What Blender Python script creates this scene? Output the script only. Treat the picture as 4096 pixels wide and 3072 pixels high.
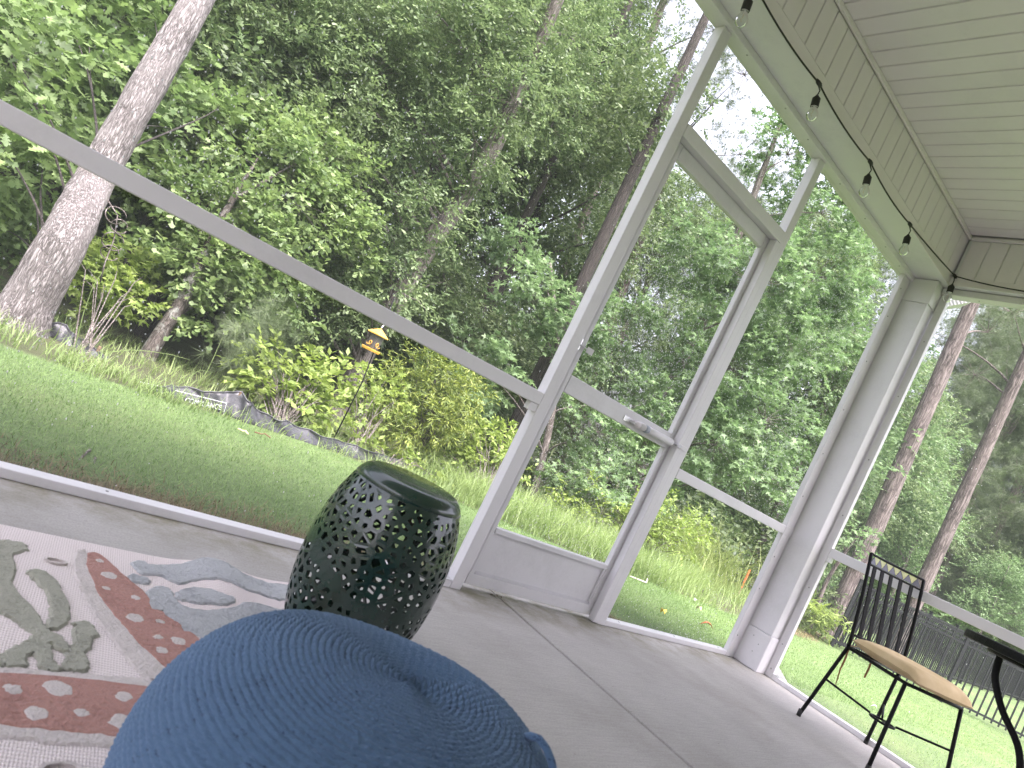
import bpy, bmesh, math, random
import numpy as np
from mathutils import Vector, Matrix
from mathutils.geometry import delaunay_2d_cdt
random.seed(7); RNG = np.random.default_rng(11)
for o in list(bpy.data.objects): bpy.data.objects.remove(o)
SC = bpy.context.scene; COL = SC.collection
# ------------------------------------------------------------------ camera
CW, CH = 4096, 3072                                   # size of the photograph: pixels below are in its coordinates
F_PX = 2754.0
CAM = np.array([-3.9011, -1.8260, 0.6919])
ROT = np.array([[0.69190136, -0.36710734, -0.62169503],
                [-0.57126965, 0.24819181, -0.78233741],
                [0.44150142, 0.89645581, -0.03799303]])   # columns: right, up, back
cd = bpy.data.cameras.new('camera'); cam = bpy.data.objects.new('camera', cd); COL.objects.link(cam)
m4 = Matrix.Identity(4)
for i in range(3):
    for j in range(3): m4[i][j] = float(ROT[i, j])
    m4[i][3] = float(CAM[i])
cam.matrix_world = m4
cd.sensor_width = 36; cd.lens = F_PX / CW * 36; cd.clip_start = 0.02; cd.clip_end = 2000
cd.dof.use_dof = True; cd.dof.focus_distance = 6.0; cd.dof.aperture_fstop = 9.0
SC.camera = cam
# ------------------------------------------------------------------ light
w = bpy.data.worlds.new('World'); SC.world = w; w.use_nodes = True
nt = w.node_tree; nt.nodes.clear()
sky = nt.nodes.new('ShaderNodeTexSky'); sky.sky_type = 'NISHITA'; sky.sun_disc = False
SUN_EL, SUN_AZ = math.radians(64), math.radians(-165)    # azimuth from +y towards +x
sky.sun_elevation = SUN_EL; sky.sun_rotation = SUN_AZ
sky.air_density = 1.0; sky.dust_density = 6.0; sky.ozone_density = 1.0
hs = nt.nodes.new('ShaderNodeHueSaturation'); hs.inputs['Saturation'].default_value = 0.38
bg = nt.nodes.new('ShaderNodeBackground'); bg.inputs['Strength'].default_value = 0.15
wo = nt.nodes.new('ShaderNodeOutputWorld')
nt.links.new(sky.outputs[0], hs.inputs['Color']); nt.links.new(hs.outputs[0], bg.inputs['Color']); nt.links.new(bg.outputs[0], wo.inputs['Surface'])
sd = bpy.data.lights.new('sun', 'SUN'); sd.energy = 1.1; sd.angle = math.radians(50); sd.color = (1.0, 0.97, 0.92)
sun = bpy.data.objects.new('sun', sd); COL.objects.link(sun)
tosun = Vector((math.sin(SUN_AZ) * math.cos(SUN_EL), math.cos(SUN_AZ) * math.cos(SUN_EL), math.sin(SUN_EL)))
sun.rotation_euler = tosun.to_track_quat('Z', 'Y').to_euler(); sun.location = (0, 0, 12)
vs = SC.view_settings; vs.view_transform = 'Standard'; vs.look = 'None'; vs.exposure = 2.6; vs.use_white_balance = True; vs.white_balance_temperature = 6450; vs.white_balance_tint = 21.0; vs.gamma = 1.0; vs.use_curve_mapping = False
SC.render.engine = 'CYCLES'
SC.cycles.transparent_max_bounces = 10; SC.cycles.max_bounces = 5; SC.cycles.diffuse_bounces = 3; SC.cycles.glossy_bounces = 3; SC.cycles.transmission_bounces = 4
SC.cycles.caustics_reflective = False; SC.cycles.caustics_refractive = False
# ------------------------------------------------------------------ helpers
def ray(u, v):
    d = ROT @ np.array([(u - CW / 2) / F_PX, -(v - CH / 2) / F_PX, -1.0]); return d
def at(u, v, D):
    d = ray(u, v); return CAM + d / np.linalg.norm(d) * D
def on(u, v, ax, val):
    d = ray(u, v); return CAM + d * ((val - CAM[ax]) / d[ax])
def sstep(a, b, x):
    t = min(1, max(0, (x - a) / (b - a))); return t * t * (3 - 2 * t)
def ground(x, y):
    d = max(0.0, max(y - .26, x - .26))
    return -.08 - .055 * min(d, 8) + .014 * max(0, min(d, 26) - 8) + .012 * math.sin(x * 1.7 + 1) * math.sin(y * 1.3) * min(1, d / 2)
def groundv(x, y):
    d = np.maximum(0, np.maximum(y - .26, x - .26))
    return -.08 - .055 * np.minimum(d, 8) + .014 * np.maximum(0, np.minimum(d, 26) - 8) + .012 * np.sin(x * 1.7 + 1) * np.sin(y * 1.3) * np.minimum(1, d / 2)
def hit(u, v):
    d = ray(u, v); d = d / np.linalg.norm(d); t = 1.5
    while t < 60:
        X = CAM + d * t
        if (X[1] > .2 or X[0] > .2) and X[2] < ground(X[0], X[1]): return X
        t += .01
    return CAM + d * 60
def frame(dirv, up=(0, 0, 1)):
    d = Vector(dirv).normalized(); u = Vector(up)
    if abs(d.dot(u)) > .97: u = Vector((1, 0, 0))
    s = d.cross(u).normalized(); return d, s, s.cross(d)
class MB:
    def __init__(s): s.v = []; s.f = []; s.m = []; s.uv = None
    def add(s, vs, fs, mi=0):
        o = len(s.v); s.v += [tuple(p) for p in vs]; s.f += [tuple(i + o for i in f) for f in fs]; s.m += [mi] * len(fs); return s
    def box(s, a, b, mi=0):
        (x0, y0, z0), (x1, y1, z1) = a, b
        return s.add([(x0, y0, z0), (x1, y0, z0), (x1, y1, z0), (x0, y1, z0), (x0, y0, z1), (x1, y0, z1), (x1, y1, z1), (x0, y1, z1)],
                     [(3, 2, 1, 0), (4, 5, 6, 7), (0, 1, 5, 4), (1, 2, 6, 5), (2, 3, 7, 6), (3, 0, 4, 7)], mi)
    def bar(s, p, q, w, h, up=(0, 0, 1), mi=0):
        d, sd, u = frame(Vector(q) - Vector(p), up); p = Vector(p); q = Vector(q); vs = []
        for c in (p, q):
            for a, b in ((-1, -1), (1, -1), (1, 1), (-1, 1)): vs.append(c + sd * a * w / 2 + u * b * h / 2)
        return s.add(vs, [(0, 1, 2, 3), (7, 6, 5, 4), (0, 4, 5, 1), (1, 5, 6, 2), (2, 6, 7, 3), (3, 7, 4, 0)], mi)
    def tube(s, pts, rad, n=8, mi=0, cap=True, flat=1.0, up=(0, 0, 1)):
        pts = [Vector(p) for p in pts]; k = len(pts)
        if not hasattr(rad, '__len__'): rad = [rad] * k
        o = len(s.v); ps = None
        for i, p in enumerate(pts):
            d = (pts[min(i + 1, k - 1)] - pts[max(i - 1, 0)])
            d, sd, u = frame(d, up)
            if ps is not None:
                sd = (ps - d * ps.dot(d))
                sd = sd.normalized() if sd.length > 1e-6 else frame(d)[1]
                u = sd.cross(d)
            ps = sd
            for j in range(n):
                a = 2 * math.pi * j / n
                s.v.append(tuple(p + (sd * math.cos(a) + u * math.sin(a) * flat) * rad[i]))
        for i in range(k - 1):
            for j in range(n):
                a = o + i * n + j; b = o + i * n + (j + 1) % n
                s.f.append((a, b, b + n, a + n)); s.m.append(mi)
        if cap:
            s.f.append(tuple(o + j for j in range(n))[::-1]); s.m.append(mi)
            s.f.append(tuple(o + (k - 1) * n + j for j in range(n))); s.m.append(mi)
        return s
    def lathe(s, prof, n=24, c=(0, 0, 0), mi=0, capt=True, capb=True, M=None):
        o = len(s.v); k = len(prof)
        for r, z in prof:
            for j in range(n):
                a = 2 * math.pi * j / n; p = Vector((r * math.cos(a), r * math.sin(a), z))
                if M is not None: p = M @ p
                s.v.append(tuple(p + Vector(c)))
        for i in range(k - 1):
            for j in range(n):
                a = o + i * n + j; b = o + i * n + (j + 1) % n
                s.f.append((a, b, b + n, a + n)); s.m.append(mi)
        if capb: s.f.append(tuple(o + j for j in range(n))[::-1]); s.m.append(mi)
        if capt: s.f.append(tuple(o + (k - 1) * n + j for j in range(n))); s.m.append(mi)
        return s
    def prism(s, poly, axis, a, b, mi=0):
        n = len(poly); vs = []
        for t in (a, b):
            for p in poly:
                q = list(p); q.insert(axis, t); vs.append(q)
        fs = [tuple(range(n))[::-1], tuple(range(n, 2 * n))] + [(i, (i + 1) % n, n + (i + 1) % n, n + i) for i in range(n)]
        return s.add(vs, fs, mi)
    def build(s, name, mat, parent=None, smooth=False, bevel=0, loc=None):
        me = bpy.data.meshes.new(name); me.from_pydata(s.v, [], s.f); me.update()
        for mm in (mat if isinstance(mat, (list, tuple)) else [mat]): me.materials.append(mm)
        if any(s.m): me.polygons.foreach_set('material_index', s.m)
        if smooth: me.polygons.foreach_set('use_smooth', [True] * len(me.polygons))
        o = bpy.data.objects.new(name, me); COL.objects.link(o)
        if bevel:
            bv = o.modifiers.new('bevel', 'BEVEL'); bv.width = bevel; bv.segments = 2; bv.limit_method = 'ANGLE'; bv.angle_limit = math.radians(40)
        if loc is not None: o.location = loc
        if parent is not None: put(o, parent)
        return o
def put(o, parent):
    o.parent = parent; o.matrix_parent_inverse = wm(parent).inverted()
def wm(o):
    M = o.matrix_basis.copy() if o.parent is None else wm(o.parent) @ o.matrix_parent_inverse @ o.matrix_basis
    return M
def tag(o, label=None, cat=None, group=None, kind=None):
    if label: o['label'] = label
    if cat: o['category'] = cat
    if group: o['group'] = group
    if kind: o['kind'] = kind
    return o
def thing(name, loc, label, cat, group=None):
    o = bpy.data.objects.new(name, None); COL.objects.link(o); o.location = tuple(loc); o.empty_display_size = .1
    return tag(o, label, cat, group)
def share(src, name, loc, parent=None, rot=None, scale=None):
    o = bpy.data.objects.new(name, src.data); COL.objects.link(o); o.location = loc
    if rot: o.rotation_euler = rot
    if scale: o.scale = scale
    for md in src.modifiers:
        n_ = o.modifiers.new(md.name, md.type)
        if md.type == 'BEVEL': n_.width = md.width; n_.segments = md.segments; n_.limit_method = md.limit_method; n_.angle_limit = md.angle_limit
    if parent is not None: put(o, parent)
    return o
def meshnp(name, V, T, mat, parent=None, smooth=False):
    """triangle mesh from numpy arrays"""
    me = bpy.data.meshes.new(name); V = np.asarray(V, np.float32); T = np.asarray(T, np.int32)
    me.vertices.add(len(V)); me.vertices.foreach_set('co', V.ravel())
    me.loops.add(T.size); me.loops.foreach_set('vertex_index', T.ravel())
    me.polygons.add(len(T)); me.polygons.foreach_set('loop_start', np.arange(0, T.size, 3, dtype=np.int32))
    me.polygons.foreach_set('loop_total', np.full(len(T), 3, np.int32))
    if smooth: me.polygons.foreach_set('use_smooth', np.ones(len(T), bool))
    me.update(calc_edges=True); me.materials.append(mat)
    o = bpy.data.objects.new(name, me); COL.objects.link(o)
    if parent is not None: put(o, parent)
    return o
# ------------------------------------------------------------------ materials
def mat(name): 
    m = bpy.data.materials.new(name); m.use_nodes = True; t = m.node_tree; t.nodes.clear()
    out = t.nodes.new('ShaderNodeOutputMaterial'); return m, t, out
def N(t, typ, **kw):
    n = t.nodes.new(typ)
    for k, v in kw.items():
        if k in n.inputs: n.inputs[k].default_value = v
        else: setattr(n, k, v)
    return n
def L(t, a, b): t.links.new(a, b)
def ramp(t, fac, stops):
    r = t.nodes.new('ShaderNodeValToRGB'); e = r.color_ramp.elements
    while len(e) < len(stops): e.new(.5)
    for x, (p, c) in zip(e, stops): x.position = p; x.color = (*c, 1) if len(c) == 3 else c
    L(t, fac, r.inputs[0]); return r.outputs[0]
def coords(t, scale=(1, 1, 1), rot=(0, 0, 0), kind='Object'):
    tc = t.nodes.new('ShaderNodeTexCoord'); mp = t.nodes.new('ShaderNodeMapping'); mp.inputs['Scale'].default_value = scale; mp.inputs['Rotation'].default_value = rot
    L(t, tc.outputs[kind], mp.inputs[0]); return mp.outputs[0]
def gcoords(t, scale=(1, 1, 1), rot=(0, 0, 0)):
    g = t.nodes.new('ShaderNodeNewGeometry'); mp = t.nodes.new('ShaderNodeMapping'); mp.inputs['Scale'].default_value = scale; mp.inputs['Rotation'].default_value = rot
    L(t, g.outputs['Position'], mp.inputs[0]); return mp.outputs[0]
def noise(t, vec, scale, detail=4, rough=.55):
    n = N(t, 'ShaderNodeTexNoise', Scale=scale, Detail=detail, Roughness=rough); L(t, vec, n.inputs['Vector']); return n.outputs['Fac']
def simple(name, c1, c2=None, rough=.5, nscale=30, bump=0, metal=0, bscale=None, spec=.5, stretch=(1, 1, 1), coat=0):
    m, t, out = mat(name); b = N(t, 'ShaderNodeBsdfPrincipled', Roughness=rough, Metallic=metal); b.inputs['Specular IOR Level'].default_value = spec
    b.inputs['Coat Weight'].default_value = coat
    v = gcoords(t, stretch); f = noise(t, v, nscale)
    L(t, ramp(t, f, [(.3, c1), (.7, c2 or c1)]), b.inputs['Base Color'])
    if bump:
        bp = N(t, 'ShaderNodeBump', Strength=bump, Distance=.01); L(t, noise(t, v, bscale or nscale * 3), bp.inputs['Height']); L(t, bp.outputs[0], b.inputs['Normal'])
    L(t, b.outputs[0], out.inputs[0]); return m
M = {}
def white_metal(name, c, dirt):
    m, t, out = mat(name); b = N(t, 'ShaderNodeBsdfPrincipled', Roughness=.42)
    v = gcoords(t); f1 = noise(t, v, 3.5, 6, .65); f2 = noise(t, v, 90, 3)
    mx = N(t, 'ShaderNodeMath', operation='MULTIPLY_ADD'); L(t, f2, mx.inputs[0]); mx.inputs[1].default_value = .25; L(t, f1, mx.inputs[2])
    L(t, ramp(t, mx.outputs[0], [(.45, tuple(x * dirt for x in c)), (.62, c)]), b.inputs['Base Color'])
    bp = N(t, 'ShaderNodeBump', Strength=.08, Distance=.003); L(t, noise(t, v, 260), bp.inputs['Height']); L(t, bp.outputs[0], b.inputs['Normal'])
    L(t, b.outputs[0], out.inputs[0]); return m
M['white'] = white_metal('white_aluminium', (.69, .675, .695), .92)
M['vinyl'] = white_metal('white_vinyl', (.735, .685, .71), .95)
M['door'] = white_metal('white_door_frame', (.67, .66, .68), .9)
M['zinc'] = simple('bare_metal', (.55, .55, .55), (.7, .7, .7), .35, 200, metal=.9)
M['screw'] = simple('screw_steel', (.3, .3, .3), (.42, .42, .42), .4, 300, metal=.7)
M['black'] = simple('black_iron', (.008, .008, .009), (.014, .014, .015), .5, 150, .25, bscale=500, spec=.12)
M['fence'] = simple('black_powder_coat', (.008, .009, .01), (.014, .015, .016), .6, 40, spec=.2)
M['rubber'] = simple('black_rubber', (.012, .012, .012), (.02, .02, .02), .55, 80)
def concrete():
    m, t, out = mat('broom_finished_concrete'); b = N(t, 'ShaderNodeBsdfPrincipled', Roughness=.82)
    v = gcoords(t); vs_ = gcoords(t, (4, 60, 1), (0, 0, math.radians(24)))
    f1 = noise(t, v, 1.4, 7, .62); f2 = noise(t, vs_, 2.2, 4); f3 = noise(t, v, 160, 2)
    c1 = ramp(t, f1, [(.28, (.33, .31, .285)), (.5, (.43, .41, .39)), (.75, (.50, .475, .455))])
    c2 = ramp(t, f2, [(.3, (.87, .87, .87)), (.7, (1, 1, 1))]); c3 = ramp(t, f3, [(.35, (.86, .86, .86)), (.6, (1, 1, 1))])
    mx = N(t, 'ShaderNodeMix', data_type='RGBA', blend_type='MULTIPLY'); mx.inputs[0].default_value = 1; L(t, c1, mx.inputs[6]); L(t, c2, mx.inputs[7])
    mz = N(t, 'ShaderNodeMix', data_type='RGBA', blend_type='MULTIPLY'); mz.inputs[0].default_value = 1; L(t, mx.outputs[2], mz.inputs[6]); L(t, c3, mz.inputs[7])
    # damp, algae-stained strip beside the sill (patchy)
    g = N(t, 'ShaderNodeNewGeometry'); sp = N(t, 'ShaderNodeSeparateXYZ'); L(t, g.outputs['Position'], sp.inputs[0])
    mr = N(t, 'ShaderNodeMapRange'); mr.inputs[1].default_value = .13; mr.inputs[2].default_value = -.12; mr.inputs[3].default_value = 1; mr.inputs[4].default_value = 0; L(t, sp.outputs[1], mr.inputs[0])
    f4 = noise(t, v, 4.5, 5, .7); mm = N(t, 'ShaderNodeMath', operation='MULTIPLY'); L(t, mr.outputs[0], mm.inputs[0]); L(t, ramp(t, f4, [(.42, (0, 0, 0)), (.62, (.75, .75, .75))]), mm.inputs[1])
    ms = N(t, 'ShaderNodeMix', data_type='RGBA'); L(t, mm.outputs[0], ms.inputs[0]); L(t, mz.outputs[2], ms.inputs[6]); ms.inputs[7].default_value = (.17, .16, .09, 1)
    # fine dark flecks
    vo = N(t, 'ShaderNodeTexVoronoi', Scale=11.0); vv = gcoords(t, (1, 2.6, 1), (0, 0, .5)); L(t, vv, vo.inputs['Vector'])
    fl = ramp(t, vo.outputs['Distance'], [(.035, (.35, .32, .3)), (.05, (1, 1, 1))])
    mf = N(t, 'ShaderNodeMix', data_type='RGBA', blend_type='MULTIPLY'); mf.inputs[0].default_value = .7; L(t, ms.outputs[2], mf.inputs[6]); L(t, fl, mf.inputs[7])
    L(t, mf.outputs[2], b.inputs['Base Color'])
    ad = N(t, 'ShaderNodeMath', operation='ADD'); L(t, f2, ad.inputs[0]); L(t, f3, ad.inputs[1])
    bp = N(t, 'ShaderNodeBump', Strength=.35, Distance=.004); L(t, ad.outputs[0], bp.inputs['Height']); L(t, bp.outputs[0], b.inputs['Normal'])
    L(t, b.outputs[0], out.inputs[0]); return m
M['concrete'] = concrete()
M['joint'] = simple('joint_groove', (.10, .092, .085), (.16, .15, .14), .9, 40)
def screen_mat():
    m, t, out = mat('insect_screen'); d = N(t, 'ShaderNodeBsdfDiffuse'); d.inputs[0].default_value = (.32, .32, .33, 1)
    tr = N(t, 'ShaderNodeBsdfTransparent'); mx = N(t, 'ShaderNodeMixShader'); mx.inputs[0].default_value = .06
    tl = N(t, 'ShaderNodeBsdfTranslucent'); tl.inputs[0].default_value = (.86, .88, .9, 1); ma = N(t, 'ShaderNodeMixShader'); ma.inputs[0].default_value = .7
    L(t, d.outputs[0], ma.inputs[1]); L(t, tl.outputs[0], ma.inputs[2]); L(t, tr.outputs[0], mx.inputs[1]); L(t, ma.outputs[0], mx.inputs[2]); L(t, mx.outputs[0], out.inputs[0]); return m
M['screen'] = screen_mat()
def drop_mat():
    m, t, out = mat('rain_drop'); g = N(t, 'ShaderNodeBsdfRefraction', Roughness=0.0, IOR=1.33); gl = N(t, 'ShaderNodeBsdfGlossy', Roughness=.05); mx = N(t, 'ShaderNodeMixShader'); mx.inputs[0].default_value = .3
    tl = N(t, 'ShaderNodeBsdfTranslucent'); tl.inputs[0].default_value = (1, 1, 1, 1); m2 = N(t, 'ShaderNodeMixShader'); m2.inputs[0].default_value = .7
    L(t, g.outputs[0], mx.inputs[1]); L(t, gl.outputs[0], mx.inputs[2]); L(t, mx.outputs[0], m2.inputs[1]); L(t, tl.outputs[0], m2.inputs[2]); L(t, m2.outputs[0], out.inputs[0]); return m
M['drop'] = drop_mat()
def bulb_mat():
    m, t, out = mat('clear_glass'); tr = N(t, 'ShaderNodeBsdfTransparent'); tr.inputs[0].default_value = (.94, .95, .95, 1); gl = N(t, 'ShaderNodeBsdfGlossy', Roughness=.03)
    fr = N(t, 'ShaderNodeLayerWeight', Blend=.25); mx = N(t, 'ShaderNodeMixShader'); L(t, fr.outputs['Fresnel'], mx.inputs[0]); L(t, tr.outputs[0], mx.inputs[1]); L(t, gl.outputs[0], mx.inputs[2]); L(t, mx.outputs[0], out.inputs[0]); return m
M['glass'] = bulb_mat()
# ------------------------------------------------------------------ porch floor
A0, B0 = .141, .092                # inner faces of the two screen walls
XL, YB = -6.4, -3.6                # how far the porch goes on, left and behind
JX = -1.885                        # control joint
base = MB().box((XL, YB, -.30), (.26, .26, -.012)).build('porch_floor', M['joint']); tag(base, kind='structure')
MB().box((XL, YB, -.012), (JX - .0085, .26, 0)).build('slab_panel', M['concrete'], base, bevel=.003)
MB().box((JX + .0085, YB, -.012), (.26, .26, 0)).build('slab_panel', M['concrete'], base, bevel=.003)
# ------------------------------------------------------------------ ceiling, panelling, beams, roof
ZC, ZP, ZB = 2.737, 2.487, 2.44
FY, FX = -.045, .030               # inner faces of the two beams
ceil = MB().box((XL, YB, ZC + .016), (FX - .002, FY - .002, ZC + .05)).build('ceiling', M['vinyl']); tag(ceil, kind='structure')
PW = .0968
pl = MB(); pl.prism([(-PW / 2 + .006, 0), (PW / 2 - .003, .0), (PW / 2 - .003, .0055), (-PW / 2 + .003, .0055), (-PW / 2 + .003, .004)], 1, YB + .02, FY - .012)
p0 = None; k = 0; x = FX - .03 - PW / 2
while x > -4.2:
    if p0 is None: p0 = pl.build('ceiling_plank', M['vinyl'], loc=(x, 0, ZC)); put(p0, ceil)
    else: share(p0, 'ceiling_plank', (x, 0, ZC), ceil)
    x -= PW
MB().box((x - 2.3, YB, ZC + .0005), (x + PW / 2, FY - .012, ZC + .005)).build('ceiling_plank', M['vinyl'], ceil)
# trim round the ceiling edge
MB().box((XL, FY - .018, ZC - .022), (FX - .018, FY - .004, ZC - .0005)).build('edge_trim', M['vinyl'], ceil, bevel=.003)
MB().box((FX - .018, YB, ZC - .022), (FX - .004, FY - .004, ZC - .0005)).build('edge_trim', M['vinyl'], ceil, bevel=.003)
def beam(name, label, axis):
    if axis == 0:
        b = MB().box((XL, FY + .004, ZB), (.20, .20, ZC + .05)).build(name, M['white'], bevel=.004)
        MB().box((XL, FY, ZB - .003), (FX - .002, FY + .004, ZP)).build('fascia_board', M['vinyl'], b)
    else:
        b = MB().box((FX + .004, YB, ZB - .001), (.195, FY - .002, ZC + .05)).build(name, M['white'], bevel=.004)
        MB().box((FX, YB, ZB - .004), (FX + .004, FY + .001, ZP)).build('fascia_board', M['vinyl'], b)
    tag(b, label, 'beam'); q = None
    x = (FX if axis == 0 else FY) - PW / 2 - .02
    while x > (-4.0 if axis == 0 else -2.6):
        mb = MB()
        prof = [(-PW / 2 + .005, 0), (PW / 2 - .005, 0), (PW / 2 - .0022, -.003), (PW / 2 - .0022, -.0055), (-PW / 2 + .0022, -.0055), (-PW / 2 + .0022, -.003)]
        if q is None:
            if axis == 0: q = mb.prism([(a, -b_ - .006 + .0) for a, b_ in prof], 2, ZP, ZC - .022).build('panel', M['vinyl'], loc=(x, FY + .004, 0))
            else: q = mb.prism([(-b_ - .006, a) for a, b_ in prof], 2, ZP, ZC - .022).build('panel', M['vinyl'], loc=(FX + .004, x, 0))
            put(q, b)
        else: share(q, 'panel', (x, FY + .004, 0) if axis == 0 else (FX + .004, x, 0), b)
        x -= PW
    # drip lip on the outside
    if axis == 0: MB().box((XL, .2005, ZB - .012), (.21, .215, ZB + .16)).build('drip_edge', M['white'], b)
    else: MB().box((.1955, YB, ZB - .013), (.21, .1995, ZB + .15)).build('drip_edge', M['white'], b)
    return b
beam('porch_beam', 'long white boxed beam above the screen door wall', 0)
beam('porch_beam', 'white boxed beam over the side screen wall behind the black chair', 1)
rf = MB().box((XL - .4, YB - .4, ZC + .09), (.42, .42, ZC + .16)).build('porch_roof', M['vinyl']); tag(rf, 'flat white soffit and roof over the porch', 'roof')
MB().box((XL - .4, .421, ZC + .085), (.435, .44, ZC + .2)).build('gutter', M['white'], rf)
# the house the porch leans on: its wall behind the seat (out of view; cut short on the right to set the light inside)
hw = MB().box((XL, YB - .16, -.3), (-.35, YB - .002, ZC + .05)).build('house_wall', M['vinyl']); tag(hw, 'pale unseen clapboard house wall behind the porch seat, cut short for light', 'wall')
# ------------------------------------------------------------------ corner column
col = thing('corner_column', (.1, .1, 0), 'white square corner column with boxed base where the screen walls meet', 'column')
MB().box((.0, .0, .2131), (.19, .19, 2.292)).build('shaft', M['white'], col, bevel=.004)
MB().box((-.008, -.008, 0), (.198, .198, .2125)).build('base', M['white'], col, bevel=.005)
MB().box((-.006, -.006, 2.2925), (.196, .196, ZB - .0035)).build('capital', M['white'], col, bevel=.004)
mb = MB()
for z in (.09, .14, .17): mb.lathe([(.004, 0), (.003, .0015)], 8, M=Matrix.Rotation(math.radians(-90), 4, 'Y'), c=(-.0082, random.uniform(.03, .12), z))
mb.build('screw', M['screw'], col)
# ------------------------------------------------------------------ screen walls
XP0, XP1, XQ0, XQ1 = -2.175, -2.122, -1.272, -1.221
T = .049
def scr(mb, x0, x1, y, z0, z1, ax=0):
    if ax == 0: mb.add([(x0, y, z0), (x1, y, z0), (x1, y, z1), (x0, y, z1)], [(0, 1, 2, 3)])
    else: mb.add([(y, x0, z0), (y, x1, z0), (y, x1, z1), (y, x0, z1)], [(0, 1, 2, 3)])
    return mb
def droplets(n, x0, x1, z0, z1, plane, ax, clusters, par):
    """rain caught in the mesh: tiny elongated beads on the outer face of the screen"""
    P = []
    cl = [(random.uniform(x0, x1), random.uniform(z0, z1), random.uniform(.08, .3)) for _ in range(clusters)]
    while len(P) < n:
        if random.random() < .3: a, z = random.uniform(x0, x1), random.uniform(z0, z1)
        else:
            c = random.choice(cl); a, z = random.gauss(c[0], c[2]), random.gauss(c[1], c[2] * 1.3)
        if x0 < a < x1 and z0 < z < z1: P.append((a, z))
    P = np.array(P); n = len(P); r = RNG.uniform(.0010, .0021, n); e = RNG.uniform(1.0, 2.6, n)
    o = np.array([(1, 0, 0), (0, 1, 0), (-1, 0, 0), (0, -1, 0), (0, 0, 1.), (0, 0, -1)])
    V = np.zeros((n, 6, 3)); V[:, :, :] = o[None] * r[:, None, None]; V[:, :, 2] *= e[:, None]
    if ax == 0: V += np.stack([P[:, 0], np.full(n, plane + .002), P[:, 1]], 1)[:, None]
    else: V += np.stack([np.full(n, plane + .002), P[:, 0], P[:, 1]], 1)[:, None]
    Tt = np.array([(0, 1, 4), (1, 2, 4), (2, 3, 4), (3, 0, 4), (1, 0, 5), (2, 1, 5), (3, 2, 5), (0, 3, 5)])
    tag(meshnp('rain_drops', V.reshape(-1, 3), (Tt[None] + np.arange(n)[:, None, None] * 6).reshape(-1, 3), M['drop'], par, True), kind='stuff')
wa = thing('screen_wall', (-1.5, A0 + .02, 0), 'white aluminium screen wall facing the lawn, with the door opening', 'screen wall')
YA = A0 + T / 2
def part(name, a, b, par, m='white', bev=.003): return MB().box(a, b).build(name, M[m], par, bevel=bev)
part('post', (XP0, A0, 0), (XP1, A0 + T, 2.41), wa); part('post', (XQ0, A0, 0), (XQ1, A0 + T, 2.41), wa)
part('post', (-.098, A0, .0), (-.0085, A0 + .03, 2.41), wa)
part('sill', (XL, A0 + .001, 0), (XP0 - .0005, A0 + T, .026), wa); part('sill', (XQ1 + .0005, A0 + .001, 0), (-.0985, A0 + T, .026), wa)
part('chair_rail', (XL, A0 - .001, .764), (XP0 - .0005, A0 + T - .002, .813), wa); part('chair_rail', (XQ1 + .0005, A0 - .001, .757), (-.0985, A0 + .02, .806), wa)
part('chair_rail', (-.0984, A0 - .002, .757), (-.001, A0 - .0005, .806), wa)
part('door_header', (XP1 + .0005, A0 - .004, 1.958), (XQ0 - .0005, A0 + T - .004, 2.014), wa)
part('top_channel', (XL, .124, 2.4105), (-.007, .19, ZB - .0005), wa)
part('door_jamb', (XP1 + .0002, A0 + .012, .004), (XP1 + .012, A0 + .036, 1.957), wa); part('door_jamb', (XQ0 - .036, A0 - .002, .004), (XQ0 - .0002, A0 + .036, 1.957), wa)
part('corner_bracket', (-2.2165, A0 + .004, .733), (-2.1755, A0 + .03, .7635), wa, 'white', .001)
part('corner_bracket', (-2.235, A0 + .002, .0265), (-2.1755, A0 + T - .004, .031), wa, 'zinc', .001)
sc0 = MB().lathe([(.0045, 0), (.004, .0022), (.001, .003)], 8).build('screw', M['screw'])
sc0.rotation_euler = (math.radians(90), 0, 0); sc0.location = (-.075, A0 - .0003, .13); put(sc0, wa)
for z in (.42, .62, 1.0, 1.27, 1.55, 1.86, 2.15, 2.33): share(sc0, 'screw', (-.075, A0 - .0003, z), wa, (math.radians(90), 0, 0))
for x in (-3.6, -2.9, -2.0, -1.65, -1.42, -1.05, -.72, -.42, -.2): share(sc0, 'screw', (x, .14, 2.4108), wa, (math.radians(180), 0, 0))
for x in (-3.4, -2.75, -1.1, -.62, -.17): share(sc0, 'screw', (x, A0 + .022, .0258), wa, (0, 0, 0))
YS = A0 + .038
def pane(args, ax, par, n, cl):
    o = scr(MB(), *args, ax).build('screen_panel', M['screen'], par)
    if n: droplets(n, args[0], args[1], args[3], args[4], args[2], ax, cl, o)
pane((-4.6, XP0, YS, .813, 2.41), 0, wa, 2600, 10); pane((-4.6, XP0, YS, .026, .764), 0, wa, 450, 4)
pane((XQ1, -.098, A0 + .024, .806, 2.41), 0, wa, 5200, 8); pane((XQ1, -.098, A0 + .024, .026, .757), 0, wa, 700, 4)
pane((XP1, XQ0, YS, 2.014, 2.41), 0, wa, 900, 3)
wb = thing('screen_wall', (B0 + .02, -1.3, 0), 'white aluminium screen wall on the right, behind the black chair', 'screen wall')
part('post', (B0 + .001, -.052, 0), (B0 + .035, -.0085, 2.405), wb)
part('sill', (B0, YB, 0), (B0 + T, -.0525, .026), wb); part('chair_rail', (B0 - .001, YB, .754), (B0 + .045, -.0525, .806), wb)
part('top_channel', (.078, YB, 2.3985), (.140, -.0085, ZB - .0045), wb)
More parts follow.
